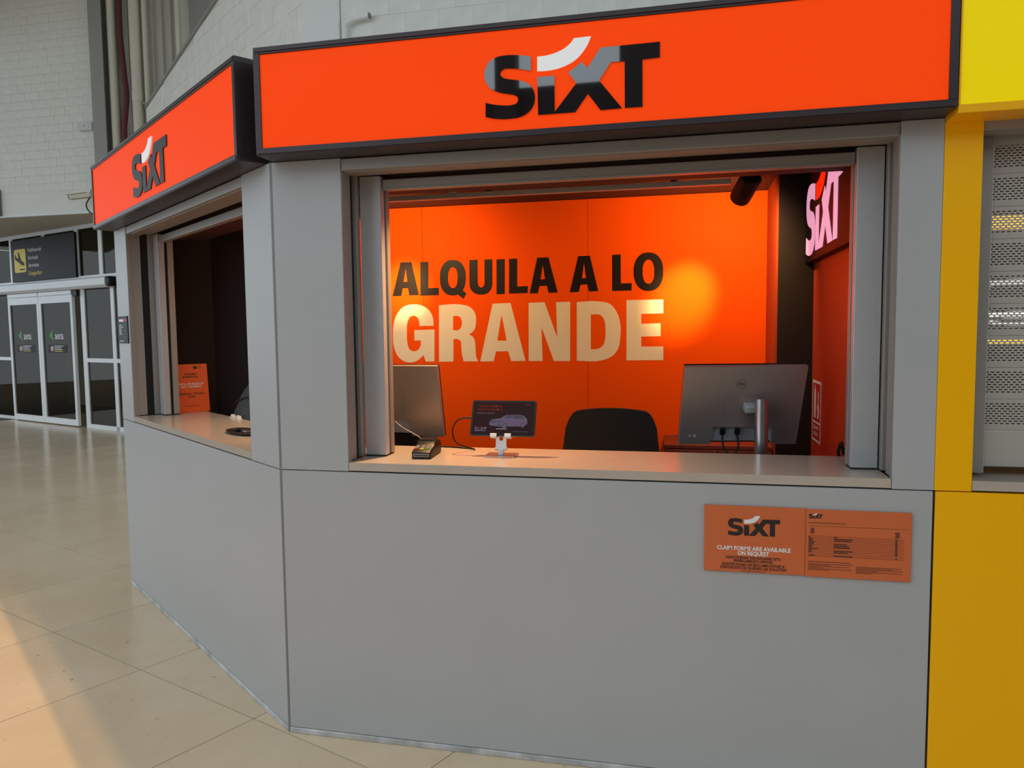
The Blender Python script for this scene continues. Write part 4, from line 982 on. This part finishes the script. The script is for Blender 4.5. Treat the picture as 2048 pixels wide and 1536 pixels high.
B().prism([car], 0.0002, M=Fs).build('car_picture', M['screen_car'], scn)
F4 = Fs @ Matrix.Translation((0, 0, 0.0004))
B().prism([[(0.004, 0.075), (0.016, 0.0865), (0.036, 0.0872), (0.034, 0.0755)]], 0.0001, M=F4).build('car_window', M['screen_dark'], scn)
B().prism([[(0.039, 0.0757), (0.040, 0.0872), (0.060, 0.0872), (0.082, 0.083), (0.090, 0.074)]], 0.0001, M=F4).build('car_window', M['screen_dark'], scn)
for x, zz, rr in ((0.008, 0.0415, 0.0125), (0.083, 0.0455, 0.0105)):
    cw = B().prism([[(x+rr*0.85*math.cos(k*math.pi/10), zz+rr*math.sin(k*math.pi/10)) for k in range(20)]], 0.0001, M=F4).build('car_wheel', M['screen_dark'], scn)
    B().prism([[(x+rr*0.6*math.cos(k*math.pi/10), zz+rr*0.7*math.sin(k*math.pi/10)) for k in range(20)]], 0.0001, M=F4 @ Matrix.Translation((0, 0, 0.0002))).build('car_rim', M['screen_car'], scn)
for poly in ([(-0.050, 0.056), (-0.046, 0.065), (-0.040, 0.065), (-0.041, 0.055)], [(-0.039, 0.055), (-0.037, 0.065), (-0.031, 0.064), (-0.032, 0.055)], [(-0.028, 0.063), (-0.002, 0.064), (-0.008, 0.059), (-0.024, 0.059)], [(-0.022, 0.044), (-0.012, 0.052), (-0.008, 0.044)]):
    B().prism([poly], 0.0001, M=F4).build('car_grille', M['screen_dark'], scn)
F5 = Fs @ Matrix.Translation((-0.116, 0.018, 0)) @ Matrix.Diagonal((0.052, 0.052, 1, 1))
for k in ('S', 'IX', 'SW'): B().prism([LOGO[k]], 0.0002, M=F5).build('logo_letter', M['screen_red' if k == 'SW' else 'screen_car'], scn)
B().prism([[(0.045, 0.018), (0.106, 0.018), (0.106, 0.020), (0.045, 0.020)]], 0.0001, M=F4).build('small_print', M['screen_car'], scn)
B().prism([[(0.09, 0.131), (0.106, 0.131), (0.106, 0.1325), (0.09, 0.1325)]], 0.0001, M=F4).build('small_print', M['screen_car'], scn)
# charging cable of the tablet
pl0 = TT @ Vector((-0.133, 0.0045, 0.075))
cb = empty('charging_cable', (0.70, 0.30, ZC), 'black charging cable looping from the tablet to the counter', 'cable')
B().cyl(pl0, pl0+Vector((-0.026, 0, 0.001)), 0.0042, 12).build('plug', M['black'], cb)
B().tube([pl0+Vector((-0.026, 0, 0.001)), pl0+Vector((-0.062, 0.0, -0.012)), pl0+Vector((-0.083, 0.0, -0.055)), pl0+Vector((-0.070, 0.02, -0.110)), Vector((0.70, 0.36, ZC+0.004)), Vector((0.62, 0.40, ZC+0.003)), Vector((0.50, 0.42, ZC+0.003))], 0.0030, 8).build('lead', M['black'], cb, smooth=True)
# card terminal
ct = empty('card_terminal', (0.545, 0.19, ZC), 'black card payment terminal with coloured keys on the front counter', 'terminal')
Mt = Matrix.Translation((0.548, 0.115, ZC)) @ Matrix.Rotation(R(4), 4, 'Z')
prof = [(0, 0.004), (0.0, 0.026), (0.012, 0.034), (0.07, 0.044), (0.085, 0.060), (0.125, 0.064), (0.165, 0.056), (0.178, 0.040), (0.178, 0.010), (0.17, 0.0), (0.006, 0.0)]
b = B(); b.prism([prof], 0.078, M=Mt @ Matrix(((0, 0, 1, -0.039), (1, 0, 0, 0), (0, 1, 0, 0), (0, 0, 0, 1))))
bmesh.ops.bevel(b.bm, geom=[e for e in b.bm.edges if len(e.link_faces) == 2 and e.calc_face_angle(0) > R(70)], offset=0.006, segments=3, profile=0.5, affect='EDGES')
body = b.build('body', M['black'], ct, smooth=True)
sl_ = math.atan2(0.010, 0.058)
Mk = Mt @ Matrix.Translation((0, 0.016, 0.0352)) @ Matrix.Rotation(sl_, 4, 'X')
for k, (x, mm) in enumerate(((-0.026, 'print_red'), (-0.003, 'sign_yellow'), (0.019, 'print_green'))):
    B().box(x-0.008, x+0.009, 0.004, 0.011, 0, 0.003, bev=0.001, M=Mk).build('key', M[mm], ct)
for j in range(3):
    for x in (-0.026, -0.003, 0.019): B().box(x-0.008, x+0.009, 0.016+j*0.012, 0.024+j*0.012, 0, 0.003, bev=0.001, M=Mk).build('key', M['panel_dark'], ct)
Ms = Mt @ Matrix.Translation((0, 0.086, 0.0605)) @ Matrix.Rotation(R(5), 4, 'X')
B().box(-0.032, 0.032, 0.004, 0.06, 0.0, 0.003, bev=0.001, M=Ms).build('display', M['led_panel'], ct)
sl2 = B().box(-0.033, 0.033, -0.002, 0.003, 0.008, 0.022, bev=0.002, M=Mt).build('card_slot', M['panel_dark'], ct)
B().box(-0.028, 0.028, -0.0028, 0.0, 0.013, 0.0165, M=Mt).build('slot_opening', M['rubber'], sl2)
cb = empty('terminal_lead', (0.46, 0.3, ZC), 'thin pale lead running from the card terminal behind the guide post', 'cable')
B().tube([Mt @ Vector((-0.02, 0.178, 0.03)), Mt @ Vector((-0.05, 0.21, 0.045)), Vector((0.42, 0.42, ZC+0.05)), Vector((0.34, 0.47, ZC+0.075)), Vector((0.29, 0.50, ZC+0.10))], 0.0010, 6).build('lead', M['cream_pipe'], cb)
tag(B().tube([(2.165, 0.50, ZC-0.08), (2.165, 0.45, ZC-0.02), (2.15, 0.44, ZC+0.010), (2.155, 0.41, ZC+0.055), (2.165, 0.42, ZC+0.010), (2.17, 0.415, ZC+0.030), (2.178, 0.42, ZC+0.010)], 0.006, 8).build('loose_cable', M['black'], smooth=True), 'short black cable end poking up beside the right wall', 'cable')

# ------------------------------------------------------------------ on the side counter
F = F_left(0, 0, 0)
c = empty('back_soon_card', tuple(lw(2.12, -0.32, ZC)), 'orange back-soon card leaning in the side window', 'card')
# card: width along the depth of the counter, leaning against the end wall
base = lw(2.155, -0.245, ZC); along = (-LN); lean = (LD*0.036+ZV*0.309).normalized()
nrm = along.cross(lean).normalized()
if nrm.dot(LD) > 0: nrm = -nrm
Fc = frame(base, along, lean, nrm)
B().prism([[(0, 0), (0.212, 0), (0.212, 0.31), (0, 0.31)]], 0.004, M=Fc).build('sheet', M['card_orange'], c)
Fd = Fc @ Matrix.Translation((0, 0, 0.0042))
for body, z, mm in (('VOLVEMOS', 0.240, 'print_black'), ('ENSEGUIDA.', 0.222, 'print_black'), ("WE'LL BE BACK IN", 0.176, 'print_white'), ('JUST A MOMENT.', 0.158, 'print_white'), ('BEREHALA ITZULIKO', 0.112, 'print_black'), ('GARA.', 0.094, 'print_black')):
    text('lettering', body, Fd @ Matrix.Translation((0.106, z, 0)), M[mm], c, width=len(body)*0.0095+0.004, cap=0.0125, bold=0.028, align='C')
B().prism([rrect(0.125, 0.150, 0.278, 0.297, 0.006)], 0.0004, M=Fd).build('badge', M['print_black'], c)
for z in (0.291, 0.284): B().prism([[(0.156, z), (0.176, z), (0.176, z+0.003), (0.156, z+0.003)]], 0.0004, M=Fd).build('small_print', M['print_rust'], c)
B().prism([[(0.06, 0.038), (0.15, 0.038), (0.15, 0.041), (0.06, 0.041)]], 0.0004, M=Fd).build('small_print', M['print_rust'], c)

tr = empty('shallow_dish', tuple(lw(0.93, -0.19, ZC)), 'dark shallow dish with small shiny items on the side counter', 'dish')
Mtr = Matrix.Translation(lw(0.90, -0.205, ZC)) @ Matrix.Rotation(math.pi-ANG, 4, 'Z')
B().lathe([(0.001, 0.0), (0.075, 0.0), (0.090, 0.006), (0.097, 0.012), (0.094, 0.013), (0.086, 0.008), (0.001, 0.006)], 32, M=Mtr @ Matrix.Diagonal((1.6, 0.8, 1, 1))).build('dish', M['frame_dark'], tr, smooth=True)
B().box(-0.05, 0.04, -0.02, 0.012, 0.008, 0.014, bev=0.003, M=Mtr).build('key', M['steel'], tr)
B().box(0.03, 0.075, 0.0, 0.03, 0.008, 0.022, bev=0.004, M=Mtr).build('key_fob', M['black'], tr)

# cloth shape behind the side counter with two metal clips on the desk edge
jk = empty('cloth_bundle', tuple(lw(1.50, -0.55, 0.76)), 'dark grey cloth bundle behind the side counter', 'cloth')
bm_ = bmesh.new()
rows = [(-0.36, 0.36, 0.09), (-0.2, 0.40, 0.11), (-0.03, 0.40, 0.115), (0.03, 0.36, 0.11), (0.075, 0.31, 0.10), (0.12, 0.25, 0.09), (0.165, 0.19, 0.075), (0.21, 0.12, 0.055), (0.235, 0.05, 0.03)]
rg = []
for (z, a, c_) in rows:
    ring_ = []
    for k in range(24):
        th = 2*math.pi*k/24
        fold = 1+0.03*math.sin(5*th+z*30)
        p = lw(1.50, -0.55, 1.12+z) + LD*(a*math.cos(th)*fold) + LN*(c_*math.sin(th)*fold)
        ring_.append(bm_.verts.new(p))
    rg.append(ring_)
for i in range(len(rg)-1):
    for k in range(24): bm_.faces.new((rg[i][k], rg[i][(k+1) % 24], rg[i+1][(k+1) % 24], rg[i+1][k]))
bm_.faces.new(rg[0]); bm_.faces.new(rg[-1])
b = B(); b._add(bm_); b.build('body', M['jacket'], jk, smooth=True)
b = B(); b.tube([lw(1.76, -0.470, 1.175), lw(1.66, -0.462, 1.215), lw(1.50, -0.462, 1.245)], 0.006, 8); b.build('seam', M['black'], jk, smooth=True)
sd = empty('side_desk', tuple(lw(1.3, -0.6, 0)), 'dark desk behind the side counter', 'desk')
B().box(0.62, 1.85, 0.435, 0.74, 0.735, 0.76, bev=0.003).build('desk_top', M['dark_panel_and_shade'], sd, M=M_LEFT)
for a in (0.64, 1.81): B().box(a, a+0.03, 0.45, 0.73, 0.012, 0.735).build('desk_leg', M['dark_panel_and_shade'], sd, M=M_LEFT)
for a, lab in ((1.64, 'small shiny metal clip on the rear edge of the side counter, farther one'), (1.55, 'small shiny metal clip on the rear edge of the side counter, nearer one')):
    k_ = empty('metal_clip', tuple(lw(a, -0.425, ZC)), lab, 'clip', 'clips on the side counter')
    B().cyl(lw(a-0.016, -0.42, ZC+0.010), lw(a+0.016, -0.42, ZC+0.010), 0.010, 16).build('barrel', M['white_plastic'], k_, smooth=True)
    B().box(a-0.03, a+0.03, 0.405, 0.432, ZC, ZC+0.003, bev=0.001).build('plate', M['white_plastic'], k_, M=M_LEFT)

# ------------------------------------------------------------------ yellow kiosk next door
nk = empty('neighbour_kiosk', (3.0, 0, 0), 'yellow kiosk next door with closed grey shutter', 'kiosk')
B().box(XR+0.0045, 4.2, 0, 0.03, ZP, ZS-0.002, bev=0.0012, seg=1).build('lower_panel', M['yellow_paint'], nk)
B().box(XR+0.0005, 2.467, 0, 0.03, ZS+0.0015, ZT-0.001, bev=0.0012, seg=1).build('pillar_panel', M['yellow_paint'], nk)
B().box(XR-0.001, XR+0.006, 0.006, 0.03, ZP, ZS-0.002).build('joint', M['rubber'], nk)
B().box(XR+0.004, 4.2, 0.03, 0.07, 0, ZS-0.004).build('carcass', M['rubber'], nk)
B().box(XR, 4.2, -0.003, 0.03, 0.0, 0.024, bev=0.004).build('plinth', M['plinth'], nk)
B().box(4.05, 4.2, 0, 0.03, ZS+0.0015, ZT-0.001).build('pillar_panel', M['yellow_paint'], nk)
B().box(2.469, 4.05, 0.0, 0.40, 1.0855, 1.117, bev=0.0012, seg=1).build('window_sill', M['counter'], nk)
b = B(); b.box(2.44, 4.08, 0.008, 0.05, 2.229, 2.272, bev=0.002); b.box(2.44, 4.08, 0.02, 0.06, 2.223, 2.230)
b.build('header_rail', M['alu_dull'], nk)
B().box(2.44, 4.08, 0.05, 0.3, 2.235, 2.66).build('shutter_box', M['panel_dark'], nk)
B().box(2.44, 2.470, 0.03, 0.16, 1.117, 2.235).build('window_jamb', M['alu_dull'], nk)
b = B(); b.box(2.40, 2.5, 0.3, 0.34, 0, 2.6); b.box(4.1, 4.15, 0.07, 1.5, 0, 2.6); b.box(2.36, 4.15, 1.5, 1.55, 0, 2.6); b.box(2.36, 4.15, 0.12, 1.55, 2.6, 2.65)
b.build('outer_wall', M['dark_panel_and_shade'], nk)
s = empty('neighbour_sign', (3.2, -0.05, ZT), 'plain backlit yellow sign box of the kiosk next door', 'sign')
b = B(); b.box(2.357, 4.3, -0.110, 0.011, 2.258, 2.284, bev=0.002); b.box(2.357, 4.3, -0.110, 0.011, 2.66, 2.69); b.box(2.357, 2.362, -0.110, 0.011, 2.284, 2.66)
b.build('sign_frame', M['yellow_paint'], s)
B().box(2.362, 4.3, -0.104, -0.09, 2.284, 2.66).build('face_panel', M['sign_yellow_lit'], s)
# roller shutter of perforated slats
sh_ = empty('roller_shutter', (3.0, 0.1, 1.13), 'closed grey roller shutter of perforated slats', 'shutter')
B().box(2.472, 2.531, 0.085, 0.16, 1.128, 2.23, bev=0.003).build('guide', M['alu_dull'], sh_)
B().box(4.0, 4.05, 0.085, 0.16, 1.128, 2.23, bev=0.003).build('guide', M['alu_dull'], sh_)
B().box(2.534, 4.0, 0.105, 0.13, 1.148, 1.270, bev=0.003).build('bottom_bar', M['slat'], sh_)
PITCH, XS0, XS1 = 0.1053, 2.534, 3.20
sb = bmesh.new()
def quad(x0, x1, z0, z1, y=0.0):
    sb.faces.new([sb.verts.new(p) for p in ((x0, y, z0), (x1, y, z0), (x1, y, z1), (x0, y, z1))])
rowp, slotp, slotl, sloth = 0.0082, 0.0166, 0.0106, 0.0034
zb0 = 0.0185
quad(0, XS1-XS0, 0.004, zb0)
for r_ in range(9):
    za = zb0+r_*rowp; zc = za+sloth
    x = 0.001 + (slotp/2 if r_ % 2 else 0)
    last = 0.0
    while x+slotl < XS1-XS0-0.002:
        quad(last, x, za, zc); last = x+slotl; x += slotp
    quad(last, XS1-XS0, za, zc)
    quad(0, XS1-XS0, zc, za+rowp)
quad(0, XS1-XS0, zb0+9*rowp, PITCH-0.004)
bmesh.ops.remove_doubles(sb, verts=sb.verts, dist=1e-6)
b = B(); b._add(sb)
b.bm.normal_update()
r_ = bmesh.ops.extrude_face_region(b.bm, geom=b.bm.faces[:])
bmesh.ops.translate(b.bm, vec=(0, 0.0015, 0), verts=[v for v in r_['geom'] if isinstance(v, bmesh.types.BMVert)])
b.box(XS1-XS0, 4.0-XS0, 0, 0.004, 0.004, PITCH-0.004)
b.box(0, 4.0-XS0, -0.0015, 0.006, -0.002, 0.0045); b.box(0, 4.0-XS0, 0.001, 0.006, PITCH-0.0045, PITCH-0.002)
o = b.build('slat', M['slat'], sh_, M=Matrix.Translation((XS0, 0.112, 1.2725)))
zoff = wpos(sh_)
for k in range(1, 10):
    c2 = o.copy(); COL.objects.link(c2); c2.parent = sh_; c2.location = o.location + Vector((0, 0, k*PITCH))
# lights behind the shutter
for z0, z1, y, lab in ((1.985, 2.035, 0.55, 'glowing amber light bar behind the shutter, upper one'), (1.545, 1.575, 0.55, 'glowing amber light bar behind the shutter, lower one')):
    l_ = empty('light_bar', (3.0, y, z0), lab, 'light', 'lights behind the shutter')
    B().box(2.52, 3.6, y, y+0.03, z0, z1, bev=0.004).build('tube', M['amber_light'], l_)
    B().box(2.50, 3.62, y+0.03, y+0.05, z0-0.01, z1+0.01).build('backing', M['rubber'], l_)
    B().box(2.52, 2.55, y+0.05, 1.5, z0, z1).build('bracket', M['rubber'], l_)
l_ = empty('ring_light', (2.80, 0.55, 1.65), 'white glowing oval ring seen through the shutter slots', 'light')
ov = lambda a, c_: [(2.80+a*math.cos(t*math.pi/24), 1.72+c_*math.sin(t*math.pi/24)) for t in range(48)]
B().prism([ov(0.22, 0.075), ov(0.19, 0.055)], 0.02, M=frame((0, 0.57, 0), (1, 0, 0), ZV, (0, -1, 0))).build('ring', M['white_light'], l_)
B().prism([ov(0.12, 0.028), ov(0.10, 0.014)], 0.02, M=frame((0, 0.57, -0.075), (1, 0, 0), ZV, (0, -1, 0))).build('ring', M['white_light'], l_)
B().box(2.5, 3.1, 0.571, 0.59, 1.60, 1.83).build('backing', M['rubber'], l_)
B().box(2.78, 2.82, 0.59, 1.5, 1.68, 1.72).build('bracket', M['rubber'], l_)
